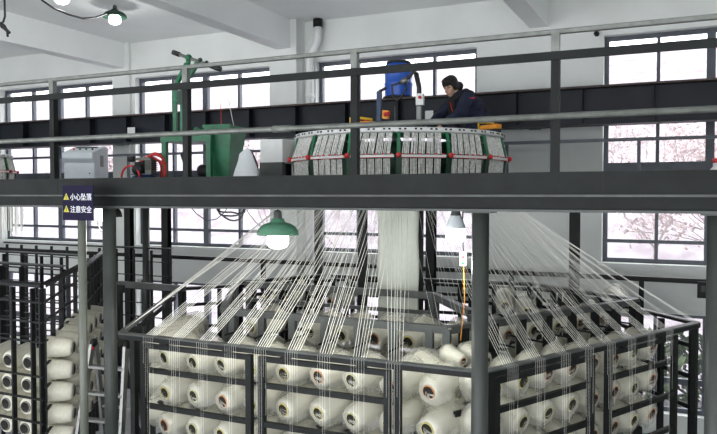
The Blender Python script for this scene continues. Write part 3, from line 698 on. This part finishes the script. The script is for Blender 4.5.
q = MB(); q.tube([(0,0,.12),(-.03,0,.0),(-.035,0,-.12),(.0,0,-.19),(.05,0,-.20)], .006, 'black', 6); q.build('cord', bl)
c = at(116, 19, 8.3); lamp(c, 'dark green shaded lamp mounted under the ceiling at the left', shade='dgreen', power=10, dia=.36, top=CEIL-c.z-.18, bulb='bulbw', bulbr=.085, color=(.97,1,.98))
c = Vector((-7.45, 6.8, 2.59)); lamp(c, 'ceiling lamp cut off by the top edge, only its bulb showing', shade='dgreen', power=8, dia=.36, top=CEIL-c.z-.18, bulb='bulbw', bulbr=.085, color=(.97,1,.98))
# ceiling cables
a = at(117, 9, 8.3); b0 = at(116, 9, 8.3)
pts = [at(x, y, Y) for x, y, Y in ((116,10,8.3),(108,15,8.1),(97,19,7.7),(84,20,7.3),(70,16,6.9),(56,10,6.5),(44,2,6.2))] + [Vector((-7.1,6.05,CEIL-.02))]
m = MB(); m.tube(pts, .014, 'black', 8); tag(m.build('lamp_cable'), 'black cable sagging from the ceiling lamp to the left', 'cable')
p = at(6, 2, 6.2); m = MB(); m.tube([(p.x,p.y,CEIL), at(7,8,6.2), at(7,18,6.2), at(5,24,6.2)], .013, 'black', 8)
m.tube([at(3,24,6.2), at(4,28,6.2), at(8,31,6.2), at(11,34,6.2)], .022, 'black', 8); m.tube([at(5,27,6.2), at(9,32,6.2), at(9.5,38,6.2)], .014, 'black', 8); m.tube([at(3,25,6.2), at(6,27,6.2), at(8,31,6.2)], .02, 'black', 8)
tag(m.build('hanging_cable'), 'black cable end with a knot hanging from the ceiling at the far left', 'cable')
m = MB(); pts = []
for k in range(60):
    a_ = 2*math.pi*k/20; rr_ = .10 + .015*math.sin(k*.9); c0 = at(232, 208, 4.75); pts.append(c0 + Vector((rr_*math.cos(a_)*1.3, .02*math.sin(k*.5), .03*math.sin(k*.37) + rr_*.75*math.sin(a_))))
m.tube(pts, .007, 'black', 6); tag(m.build('cable_coil'), 'coil of black cable hanging under the platform beam left of the green lamp', 'cable')
m = MB(); m.tube([at(x, y, 4.75) for x, y in ((188,205),(196,214),(206,221),(216,219),(224,212),(228,206))], .004, 'black', 6); tag(m.build('loose_cable'), 'thin black wire sagging under the beam left of the cable coil', 'cable')
# hanging control switch
c = at(463, 259, 5.0); e = empty('pendant_switch', c, 0, 'small white hanging switch with red and green buttons left of the round column', 'switch')
q = MB(); q.box((0,0,0), (.05,.035,.105), 'white'); q.build('housing', e, bevel=.006)
q = MB(); q.tube([(0,-.015,.02),(0,-.026,.02)], .014, 'red', 10); q.build('red_button', e)
q = MB(); q.tube([(0,-.015,-.025),(0,-.026,-.025)], .012, 'green', 10); q.build('green_button', e)
q = MB(); q.tube([(0,0,.05),(-.01,0,.2),(-.005,0,-c.z-.03)], .005, 'black', 6); q.build('cord', e)
q = MB(); q.tube([(0,0,-.05),(.01,.0,-.3),(-.02,0,-.6)], .003, 'orange', 6); q.build('tail_cord', e)

# ---------------------------------------------------------------- warning sign on a pole
c = at(78, 203, 4.22); e = empty('warning_sign', (c.x, c.y, FL), 0, 'navy warning sign with two yellow triangles on a pale pole', 'sign')
q = MB(); q.tube([(0,.03,0),(0,.03,c.z-FL+.05)], .033, 'pole', 18); q.bx(-.12,.12,-.09,.15,0,.012,'pole'); q.build('pole', e)
SW, SH = .335, .280
q = MB(); q.bx(-SW/2,SW/2,-.012,-.004,c.z-FL-SH/2,c.z-FL+SH/2,'sign'); pl = q.build('panel', e, bevel=.003)
def text_mesh(body, size, m):
    cu = bpy.data.curves.new('lettering', 'FONT'); cu.body = body; cu.size = size; cu.extrude = .0006; cu.offset = .0004 if size > .02 else 0; cu.align_x = 'LEFT'
    o = bpy.data.objects.new('lettering', cu); COL.objects.link(o); bpy.context.view_layer.update()
    me = bpy.data.meshes.new_from_object(o.evaluated_get(bpy.context.evaluated_depsgraph_get())); bpy.data.objects.remove(o)
    me.materials.clear(); me.materials.append(M[m]); return me
for z, tx in ((.045, '小心坠落'), (-.055, '注意安全')):
    me = text_mesh(tx, .0585, 'signtext'); o = bpy.data.objects.new('lettering', me); COL.objects.link(o); o.parent = pl
    o.location = (-.080, -.0135, c.z-FL+z-.018); o.rotation_euler = (R(90),0,0)
    q = MB(); x0, z0 = -.122, c.z-FL+z+.004
    def tri(s_, y, m_): q.add([(x0-s_,y,z0-s_*.75),(x0+s_,y,z0-s_*.75),(x0,y,z0+s_*1.0),(x0-s_,y+.001,z0-s_*.75),(x0+s_,y+.001,z0-s_*.75),(x0,y+.001,z0+s_)], [(0,1,2),(5,4,3),(0,3,4,1),(1,4,5,2),(2,5,3,0)], m_)
    tri(.031, -.0145, 'signyellow'); q.bx(x0-.0035,x0+.0035,-.0155,-.0145,z0-.004,z0+.014,'black'); q.bx(x0-.0035,x0+.0035,-.0155,-.0145,z0-.016,z0-.009,'black')
    q.build('warning_triangle', pl)

# ---------------------------------------------------------------- aluminium step ladder
c = at(108, 346, 5.15); H = c.z - FL
e = empty('step_ladder', (c.x, c.y, FL), R(8), 'aluminium step ladder standing in the aisle behind the left column', 'ladder')
for s_ in (-1, 1):
    MB().bar((s_*.30,-.36,.02),(s_*.19,-.02,H), .03, .06, 'alu', up=(0,1,0)).build('front_rail', e)
    MB().bar((s_*.28,.36,.02),(s_*.18,.02,H), .03, .05, 'alu', up=(0,1,0)).build('rear_rail', e)
    q = MB(); q.ball((s_*.188,0,H+.01), (.03,.05,.045), 'dark', 10); q.ball((s_*.188,-.03,H-.035), (.02,.025,.02), 'red', 8); q.build('hinge_cap', e)
for k in range(7):
    t = (k+.75)/7.6; hw = .30-.11*t; y = -.36+.34*t; MB().bx(-hw,hw,y-.035,y+.035,H*t-.012,H*t+.012,'alu').build('rung', e)
for t in (.3, .65): MB().bx(-.28+.1*t,.28-.1*t,.36-.34*t-.01,.36-.34*t+.01,H*t-.012,H*t+.012,'alu').build('brace', e)

# ---------------------------------------------------------------- things on the platform
# control cabinet
c = at(86, 178, 7.3); e = empty('control_cabinet', (c.x, 7.3, 0), R(20), 'pale grey control desk with sloped top on the platform above the sign', 'cabinet')
Hc = .68; q = MB(); prof = [(-.24,0),(.26,0),(.26,Hc),(.16,Hc+.02),(-.30,Hc-.09),(-.31,Hc-.17),(-.24,Hc-.23)]
n = len(prof); vs = [(x,y,z) for x in (-.29,.29) for (y,z) in prof]
q.add(vs, [tuple(range(n))[::-1], tuple(range(n,2*n))] + [(i,(i+1)%n,n+(i+1)%n,n+i) for i in range(n)], 'cabinet'); 
q.build('body', e, bevel=.008)
sl = math.atan2(.11,.46)
def on(y): return Hc-.09 + (y+.30)*.11/.46
q = MB()
for k in range(4): y=-.10; q.tube([(-.18+.12*k,y,on(y)),(-.18+.12*k,y-.006,on(y)+.02)], .018, ['red','black','green','black'][k], 10)
q.bx(-.2,.2,.02,.09,on(.05)-.012,on(.05)+.012,'black'); q.build('controls', e); e.scale = (.74, .85, .97)
q = MB(); q.bx(.288,.293,-.04,.08,Hc-.28,Hc-.12,'pole'); q.build('rating_plate', e)
q = MB(); q.bx(-.24,.24,-.246,-.240,.06,Hc-.27,'cabinet'); q.ball((.2,-.25,.3), .012, 'black', 8); q.build('door', e)
# air compressor with red hose
c = at(144, 176, 6.6); e = empty('air_compressor', (c.x, 6.6, 0), R(10), 'air compressor with dark motor head and blue tank left of the green frame', 'compressor')
q = MB(); q.lathe([(0,-.20),(.07,-.19),(.11,-.16),(.12,-.12),(.12,.12),(.11,.16),(.07,.19),(0,.20)], 'dblue', c=(0,0,.17), axis='x', n=24); q.build('tank', e)
q = MB(); q.bx(-.15,.17,-.10,.10,.285,.30,'dblue'); q.bx(-.15,-.12,-.08,.08,0,.1,'dblue'); q.bx(.12,.15,-.08,.08,0,.1,'dblue'); q.build('mount', e)
q = MB(); q.lathe([(0,-.11),(.07,-.10),(.085,-.06),(.085,.09),(.06,.11),(0,.11)], 'black', c=(-.06,-.02,.36), axis='y', n=20); q.bx(-.12,.02,-.06,.08,.40,.47,'dark'); q.build('motor', e)
q = MB(); q.bx(.05,.15,-.07,.07,.30,.50,'pole')
for k in range(5): q.bx(.035,.165,-.08,.08,.36+.028*k,.372+.028*k,'dark')
q.bx(-.1,.12,-.05,.05,.49,.53,'pole'); q.build('cylinder_block', e)
q = MB(); q.lathe([(0,-.05),(.045,-.045),(.045,.045),(0,.05)], 'black', c=(-.19,-.02,.515), axis='x', n=14); q.tube([(-.15,-.02,.51),(-.02,-.01,.51)], .018, 'alu', 8); q.build('air_filter', e); e.scale = (.84,)*3
m = MB()
for k, (px, rx, rz, dy) in enumerate(((154,.15,.27,.12),(151,.20,.22,.06),(155,.12,.29,.18),(149,.17,.25,.22))):
    c0 = at(px, 178, 6.6+dy)
    m.tube([c0 + Vector((rx*math.cos(math.pi*t/14), .05*math.sin(math.pi*t/7), .01+rz*math.sin(math.pi*t/14))) for t in range(15)], .014, 'red', 8)
c0 = at(130, 178, 6.5); m.tube([c0 + Vector((.14*math.cos(math.pi*t/12), 0, .005+.14*math.sin(math.pi*t/12))) for t in range(13)], .013, 'red', 8)
tag(m.build('air_hose'), 'red air hose looped over the deck around the compressor', 'hose')

# green machine with mast and hopper
gx = at(199, 178, 7.3).x; gy = 7.3
e = empty('hoist_machine', (gx, gy, 0), R(8), 'green steel machine with tall mast, table and tapered hopper', 'machine')
def bars(name, lst, m='green', bev=0):
    q = MB()
    for (a_, b_, w_, h_) in lst: q.bar(a_, b_, w_, h_, m)
    return q.build(name, e)
for (x, y) in ((-.34,-.25),(-.34,.25),(.28,-.25),(.28,.25)): bars('leg', [((x,y,0),(x,y,.66),.06,.06)])
bars('table_frame', [((-.37,-.25,.13),(.31,-.25,.13),.05,.07),((-.37,.25,.13),(.31,.25,.13),.05,.07),((-.34,-.25,.13),(-.34,.25,.13),.05,.06),((.28,-.25,.13),(.28,.25,.13),.05,.06)])
q = MB(); q.bx(-.38,.32,-.29,.29,.66,.74,'green'); q.build('table_top', e)
bars('mast', [((-.375,.05,.74),(-.375,.05,1.40),.045,.045),((-.375,.05,1.38),(-.16,-.02,1.66),.045,.045),((-.215,-.02,.74),(-.215,-.02,1.42),.06,.06),((-.215,-.02,1.38),(.00,-.03,1.66),.05,.05),((-.375,.05,1.2),(-.215,-.02,1.2),.05,.04)])
q = MB(); q.tube([(-.31,-.04,1.80),(.29,-.04,1.575)], .022, 'galv', 10); q.tube([(-.345,-.04,1.814),(-.25,-.04,1.777)], .033, 'black', 10); q.tube([(.19,-.04,1.612),(.33,-.04,1.56)], .033, 'black', 10); q.tube([(-.13,-.04,1.64),(-.12,-.04,1.73)], .03, 'green', 10)
q.ball((-.12,-.04,1.73), .045, 'green', 10); q.ball((.05,-.05,1.69), .03, 'dgreen', 8); q.ball((.14,-.05,1.65), .028, 'dark', 8); q.build('spreader_arm', e)
q = MB(); q.bx(-.25,-.17,-.10,-.065,1.14,1.32,'dgreen'); q.build('switch_plate', e)
q = MB(); q.tube([(-.10,0,.755),(-.10,.0,.79),(.20,0,.79)], .022, 'dark', 8); q.tube([(.1,-.1,.74),(.1,-.1,.82)], .035, 'green', 10); q.tube([(.0,-.1,.80),(.22,-.1,.80)], .02, 'galv', 8); q.ball((.02,-.1,.81), .04, 'green', 8); q.ball((.18,-.12,.79), .035, 'dgreen', 8); q.build('valve_block', e)
# hopper: open tapered box
q = MB(); T = [(.18,-.22,.85),(.56,-.22,.85),(.56,.22,.85),(.18,.22,.85)]; Bt = [(.25,-.12,.20),(.46,-.12,.14),(.46,.12,.14),(.25,.12,.20)]
ins = [(x*.96+.019, y*.92, z) for (x,y,z) in T]; inb = [(x*.95+.02, y*.85, z+.05) for (x,y,z) in Bt]
q.add(T+Bt+ins+inb, [(0,4,5,1),(1,5,6,2),(2,6,7,3),(3,7,4,0),(4,7,6,5),(0,1,9,8),(1,2,10,9),(2,3,11,10),(3,0,8,11),(8,9,13,12),(9,10,14,13),(10,11,15,14),(11,8,12,15),(12,13,14,15)], 'green')
q.bar((.18,-.23,.84),(.56,-.23,.84),.02,.04,'green'); q.bx(.27,.30,-.1,.1,0,.19,'green'); q.bx(.41,.44,-.1,.1,0,.16,'green'); q.build('hopper', e)
q = MB(); q.lathe([(0,-.14),(.07,-.13),(.09,-.1),(.09,.1),(.07,.13),(0,.14)], 'black', c=(.10,.05,.30), axis='x', n=18); q.bx(.02,.18,-.02,.12,.16,.22,'dark'); q.build('motor', e)
q = MB(); q.tube([(-.15,.0,.66),(-.2,-.1,.5),(-.12,-.1,.3),(-.2,0,.15),(-.3,.05,.25)], .014, 'black', 8); q.build('cable', e)
q = MB(); q.bx(-.22,-.06,-.08,.08,.17,.24,'pole'); q.build('pump_tray', e)
q = MB(); q.tube([(.26,.1,.74),(.25,.1,1.15)], .004, 'red', 5); q.tube([(.44,.1,.84),(.36,.1,1.2)], .004, 'strand', 5); q.build('pull_cord', e)

# white sack and box with sloped chute
def sack(px, py, Y, wdt, h, label, seed, lean=0.0):
    c = at(px, py, Y); b = MB(); n = 20; vs = []; prof = [(0,.0),(.42,.0),(.5,.06),(.52,.25),(.47,.5),(.36,.72),(.22,.88),(.10,.97),(.0,1.0)]
    for (r, z) in prof:
        for k in range(n):
            a_ = 2*math.pi*k/n; p_ = Vector((r*wdt*math.cos(a_), r*wdt*.6*math.sin(a_), z*h))
            nn = noise.noise(p_*9 + Vector((seed,0,0))) * .12 * wdt; p_ += Vector((math.cos(a_), math.sin(a_), 0))*nn*min(1, r*4); p_.x += lean*z*h; vs.append(p_)
    b.add(vs, [(i*n+k, i*n+(k+1)%n, (i+1)*n+(k+1)%n, (i+1)*n+k) for i in range(len(prof)-1) for k in range(n)], 'sheet', True)
    return tag(b.build('plastic_sack', loc=(c.x, Y, 0)), label, 'sack')
sack(243, 178, 6.35, .30, .50, 'white plastic sack slumped at the foot of the green hopper', 2, .10)
c = at(270, 178, 6.9); e = empty('feed_box', (c.x, 6.9, 0), 0, 'pale grey box with a dark sloped chute left of the round loom', 'box')
q = MB(); q.bx(-.13,.17,-.02,.26,.36,.63,'white'); q.bx(-.10,.14,.05,.24,0,.36,'dark'); q.build('body', e, bevel=.01)
q = MB(); q.add([(-.13,-.025,.37),(.17,-.025,.37),(.25,-.18,0.0),(-.04,-.18,0.0),(-.13,.04,.37),(.17,.04,.37),(.25,-.05,0),(-.04,-.05,0)], [(0,3,2,1),(4,5,6,7),(0,4,7,3),(1,2,6,5),(0,1,5,4),(3,7,6,2)], 'steel2'); q.build('chute', e)
sack(286, 178, 7.55, .36, .52, 'white plastic sheet bunched between the grey box and the round loom', 8, .05)
m = MB(); m.tube([at(x, y, 7.05) for x, y in ((250,150),(254,158),(257,166),(256,176))] + [Vector((at(250,190,7.05).x, 7.05, .012)), Vector((at(244,190,7.05).x, 7.1, .012))], .012, 'black', 8); tag(m.build('power_cable'), 'black power cable hanging behind the white sack by the hopper', 'cable')

# blue barrel on the girder
c = at(397.5, 99, 9.75); e = empty('blue_barrel', (c.x, 9.75, 1.41), 0, 'blue plastic barrel standing on the girder in front of the window', 'barrel')
q = MB(); q.lathe([(0,.02),(.19,.02),(.20,.05),(.205,.2),(.213,.22),(.205,.24),(.205,.38),(.213,.40),(.203,.42),(.19,.50),(.16,.51),(0,.51)], 'blue', n=32); q.build('body', e)
q = MB(); q.lathe([(0,0),(.225,0),(.23,.03),(.205,.035),(0,.02)], 'black', n=32); q.build('tray', e)
q = MB(); q.lathe([(0,.51),(.175,.51),(.18,.54),(.16,.55),(0,.55)], 'black', n=32); q.build('lid', e)
# papers on the girder
for (px, py, w_, h_, lab) in ((131,131,.17,.12,'white paper label stuck on the girder at the left'), (428,117,.12,.17,'white notice on the girder behind the working woman')):
    c = at(px, py, 9.61); tag(MB().box((c.x, 9.615, c.z), (w_, .006, h_), 'white').build('paper_notice'), lab, 'notice')
for k in range(4):
    pass
# drain pipe on the wall
x0 = at(310, 80, 10.38).x; e = empty('drain_pipe', (x0, 10.36, FL), 0, 'white drain pipe with an offset bend up the wall beside the pilaster', 'pipe')
q = MB(); q.tube([(0,0,0.0),(0,0,5.15+.35-FL-3.3),(0.02,0,5.62-.02),(.13,0,5.80),(.15,0,5.90),(.15,0,6.2)], .062, 'white', 16); q.build('pipe', e)
q = MB(); q.tube([(.15,0,6.06),(.15,0,6.19)], .078, 'dark', 16); q.build('collar', e)
for z in (1.5, 3.2, 4.9): q = MB(); q.tube([(0,0,z),(0,0,z+.08)], .07, 'white', 16); q.bx(-.02,.02,0,.13,z+.02,z+.06,'white'); q.build('bracket', e)
# grey switch box on the back rail
c = at(704, 291, 9.57); e = empty('switch_box', (c.x, 9.57, c.z-.09), 0, 'dark box fixed below the back rail beside the right column', 'box'); q = MB(); q.bx(-.07,.07,-.03,.03,0,.2,'dark'); q.build('case', e, bevel=.008); q = MB(); q.bx(-.03,.03,-.04,-.03,.08,.15,'black'); q.build('handle', e)
# red capped white bag at the right edge
c = at(714.5, 178, 6.2); e = empty('plastic_jug', (c.x, 6.2, 0), 0, 'small white jug with red cap on the deck at the right edge', 'jug')
q = MB(); q.lathe([(0,0),(.07,0),(.08,.03),(.078,.12),(.05,.19),(.022,.22),(.022,.25),(0,.25)], 'white', n=20); q.build('body', e); q = MB(); q.lathe([(0,.25),(.026,.25),(.026,.285),(0,.287)], 'red', n=14); q.build('cap', e)
# wall hook
c = at(594, 35, 10.46); q = MB(); q.lathe([(0,-.03),(.035,-.03),(.035,.03),(0,.04)], 'dark', axis='y', n=12); o = q.build('wall_anchor', loc=c); tag(o, 'small dark anchor on the wall left of the right window top', 'anchor')

# ---------------------------------------------------------------- woman leaning over the loom
FX, FY = -.70, -.71       # facing direction on the floor
wb = empty('person', (0,0,0))
def fuse(name, parts, voxel, mname, smooth=6, mats=None):
    """parts: ('cap', p, q, r0, r1) tapered capsules and ('ell', centre, radii, rot) ellipsoids fused into one skin"""
    b = MB()
    for pt_ in parts:
        if pt_[0] == 'cap':
            _, p_, q_, r0, r1 = pt_; p_ = Vector(p_); q_ = Vector(q_); d_ = (q_-p_).normalized(); pts = []; rs = []
            for k in range(5): t = math.pi/2*k/4; pts.append(p_ - d_*r0*math.cos(t)); rs.append(max(.0008, r0*math.sin(t)))
            for k in range(5): t = math.pi/2*k/4; pts.append(q_ + d_*r1*math.sin(t)); rs.append(max(.0008, r1*math.cos(t)))
            b.tube(pts, rs, mname, 14)
        else:
            bb = MB(); bb.ball((0,0,0), pt_[2], mname, 20); rot = pt_[3] if len(pt_) > 3 else Matrix.Identity(3)
            b.add([rot @ Vector(v) + Vector(pt_[1]) for v in bb.v], bb.f, mname, True)
    o = b.build(name); md = o.modifiers.new('fuse', 'REMESH'); md.mode = 'VOXEL'; md.voxel_size = voxel; md.use_smooth_shade = True
    s_ = o.modifiers.new('soft', 'SMOOTH'); s_.iterations = smooth; s_.factor = .5
    bpy.context.view_layer.update(); me = bpy.data.meshes.new_from_object(o.evaluated_get(bpy.context.evaluated_depsgraph_get()))
    o.modifiers.clear(); o.data = me; me.polygons.foreach_set('use_smooth', [True]*len(me.polygons))
    return o
# local frame: +x = the way she faces, +y = her left, z up; feet at z 0
Rz = math.atan2(FY, FX)
hip = Vector((0,0,.90)); chest = Vector((.26,0,1.15)); neck = Vector((.37,0,1.265)); head = Vector((.455,.01,1.375))
hr = Matrix.Rotation(R(22), 3, 'Z') @ Matrix.Rotation(R(30), 3, 'Y')    # head bowed forward
def hp(x, y, z): return head + hr @ Vector((x, y, z))
sh = lambda s_: Vector((.30, s_*.185, 1.205))
el = {1: Vector((.44, .27, 1.02)), -1: Vector((.46, -.28, 1.03))}
wr = {1: Vector((.66, .20, .86)), -1: Vector((.70, -.14, .86))}
P_ = [('cap', hip, chest, .125, .135), ('cap', chest, neck, .12, .06), ('cap', neck, head + Vector((-.03,0,-.02)), .052, .055),
      ('ell', head + Vector((-.02,0,.02)), (.098,.080,.115), hr), ('ell', hp(.025,0,-.045), (.070,.062,.078), hr), ('ell', hp(.045,0,-.095), (.035,.034,.03), hr),
      ('cap', hp(.088,0,.015), hp(.108,0,-.028), .010, .016), ('ell', hp(.09,0,-.065), (.014,.026,.009), hr)]
for s_ in (1, -1):
    P_ += [('ell', hp(-.01, s_*.082, -.015), (.022,.010,.034), hr), ('ell', hp(.078, s_*.032, .012), (.012,.016,.010), hr), ('ell', hp(.085, s_*.032, .034), (.010,.022,.007), hr), ('ell', hp(.05, s_*.040, -.03), (.028,.022,.026), hr)]
    P_ += [('cap', sh(s_), el[s_], .055, .042), ('cap', el[s_], wr[s_], .042, .027)]
    d_ = (wr[s_] - el[s_]).normalized(); pal = wr[s_] + d_*.055 + Vector((0,0,-.005)); side = d_.cross(Vector((0,0,1))).normalized()
    P_ += [('cap', wr[s_], pal, .026, .030), ('cap', pal - side*.022, pal + side*.022, .018, .018)]
    for k in range(4):
        b0_ = pal + side*(-.030+.020*k) + d_*.02; L_ = (.036,.042,.040,.032)[k]; m1 = b0_ + d_*L_ + Vector((0,0,-.008)); m2 = m1 + d_*L_*.55 + Vector((0,0,-.022))
        P_ += [('cap', b0_, m1, .0095, .009), ('cap', m1, m2, .009, .008)]
    th = wr[s_] + d_*.025 - side*s_*(-.028); P_ += [('cap', th, th + d_*.045 + side*s_*.025 + Vector((0,0,-.012)), .012, .0095)]
    hj = hip + Vector((-.01, s_*.09, -.02)); kn = Vector((.05, s_*.10, .47)); an = Vector((-.01, s_*.10, .08)); P_ += [('cap', hj, kn, .088, .055), ('cap', kn, an, .055, .036), ('cap', an + Vector((0,0,-.04)), an + Vector((.15,0,-.05)), .035, .028)]
body = fuse('body', P_, .0065, 'skin', 4)
body.parent = wb
me = body.data
for m_ in ('hair', 'lip'): me.materials.append(M[m_])
for p_ in me.polygons:
    l_ = hr.transposed() @ (p_.center - head)
    if l_.x > .06 and abs(abs(l_.y)-.032) < .014 and abs(l_.z-.008) < .006: p_.material_index = 1       # eyes cast down
    elif l_.x > .06 and abs(abs(l_.y)-.032) < .020 and abs(l_.z-.036) < .005: p_.material_index = 1     # brows
    elif l_.x > .06 and abs(l_.y) < .022 and abs(l_.z+.066) < .007: p_.material_index = 2
hair = fuse('hair', [('ell', hp(-.030,0,.040), (.100,.092,.090), hr), ('ell', hp(-.050,0,-.015), (.082,.088,.085), hr), ('ell', hp(-.012,.066,-.005), (.052,.032,.062), hr), ('ell', hp(-.012,-.066,-.005), (.052,.032,.062), hr), ('ell', hp(.0,.035,.082), (.075,.05,.038), hr), ('ell', hp(.0,-.035,.082), (.075,.05,.038), hr),
      ('cap', hp(.055,.060,.055), hp(.012,.080,-.01), .013, .011), ('cap', hp(.055,-.060,.055), hp(.012,-.080,-.01), .013, .011),
      ('ell', head + Vector((-.135,-.02,.01)), (.058,.058,.060)), ('cap', head + Vector((-.125,-.02,-.02)), head + Vector((-.15,-.01,-.12)), .036, .024)], .007, 'hair', 3); hair.parent = wb
J = [('cap', hip + Vector((0,0,-.10)), hip + Vector((.05,0,.06)), .170, .172), ('cap', hip + Vector((.03,0,.05)), chest, .172, .170), ('cap', chest, Vector((.34,0,1.22)), .165, .11), ('cap', sh(1), sh(-1), .088, .088), ('ell', (.16,0,1.14), (.16,.2,.13))]
for s_ in (1, -1):
    mid = (el[s_]*.4 + wr[s_]*.6); J += [('cap', sh(s_), el[s_], .088, .070), ('cap', el[s_], wr[s_] - (wr[s_]-el[s_]).normalized()*.015, .070, .046), ('ell', el[s_] + Vector((-.02,0,.0)), (.078,.075,.075)), ('ell', mid, (.056,.056,.056))]
jk = fuse('jacket', J, .011, 'navy', 5); jk.parent = wb
for v in jk.data.vertices:
    v.co += v.normal * (noise.noise(v.co*13)*.010 + noise.noise(v.co*30)*.004)
jk.data.update()
co = [('cap', Vector((.335+.105*math.cos(a_), .105*math.sin(a_), 1.262-.06*math.cos(a_))), Vector((.335+.105*math.cos(a_+.42), .105*math.sin(a_+.42), 1.262-.06*math.cos(a_+.42))), .040, .040) for a_ in [2*math.pi*k/15 for k in range(15)]]
co += [('ell', (.185,0,1.275), (.085,.13,.06), Matrix.Rotation(R(-35),3,'Y')), ('cap', (.435,.06,1.20), (.40,.05,1.00), .035, .03), ('cap', (.435,-.06,1.20), (.40,-.05,1.00), .035, .03)]
hd = fuse('hood', co, .009, 'blackcloth', 4); hd.parent = wb
q = MB(); q.bar((.477,.05,1.17),(.442,.05,1.05),.012,.008,'red'); q.build('zip_pull', wb)
q = MB(); q.box((.29,.270,1.20), (.075,.012,.012), 'red', Matrix.Rotation(.2,3,'Y')); q.build('sleeve_stripe', wb)
T_ = []
for s_ in (1,-1):
    hj = hip + Vector((-.01, s_*.09, -.02)); kn = Vector((.05, s_*.10, .47)); an = Vector((-.01, s_*.10, .12)); T_ += [('cap', hip + Vector((0,s_*.05,.0)), hj, .12,.11), ('cap', hj, kn, .105, .075), ('cap', kn, an, .075, .06)]
tr_ = fuse('trousers', T_, .012, 'blackcloth', 4); tr_.parent = wb
for s_ in (1,-1):
    q = fuse('shoe', [('cap', (-.04,s_*.10,.05), (.15,s_*.10,.04), .048, .042), ('ell', (.05,s_*.1,.03), (.13,.05,.028))], .01, 'black', 3); q.parent = wb
pos = at(480, 128, 8.98); wb.location = (pos.x, 8.98, 0); wb.rotation_euler.z = Rz; wb.scale = (1.0,)*3
tag(wb, 'person in navy hooded jacket with dark tied hair, leaning over the round loom', 'person')
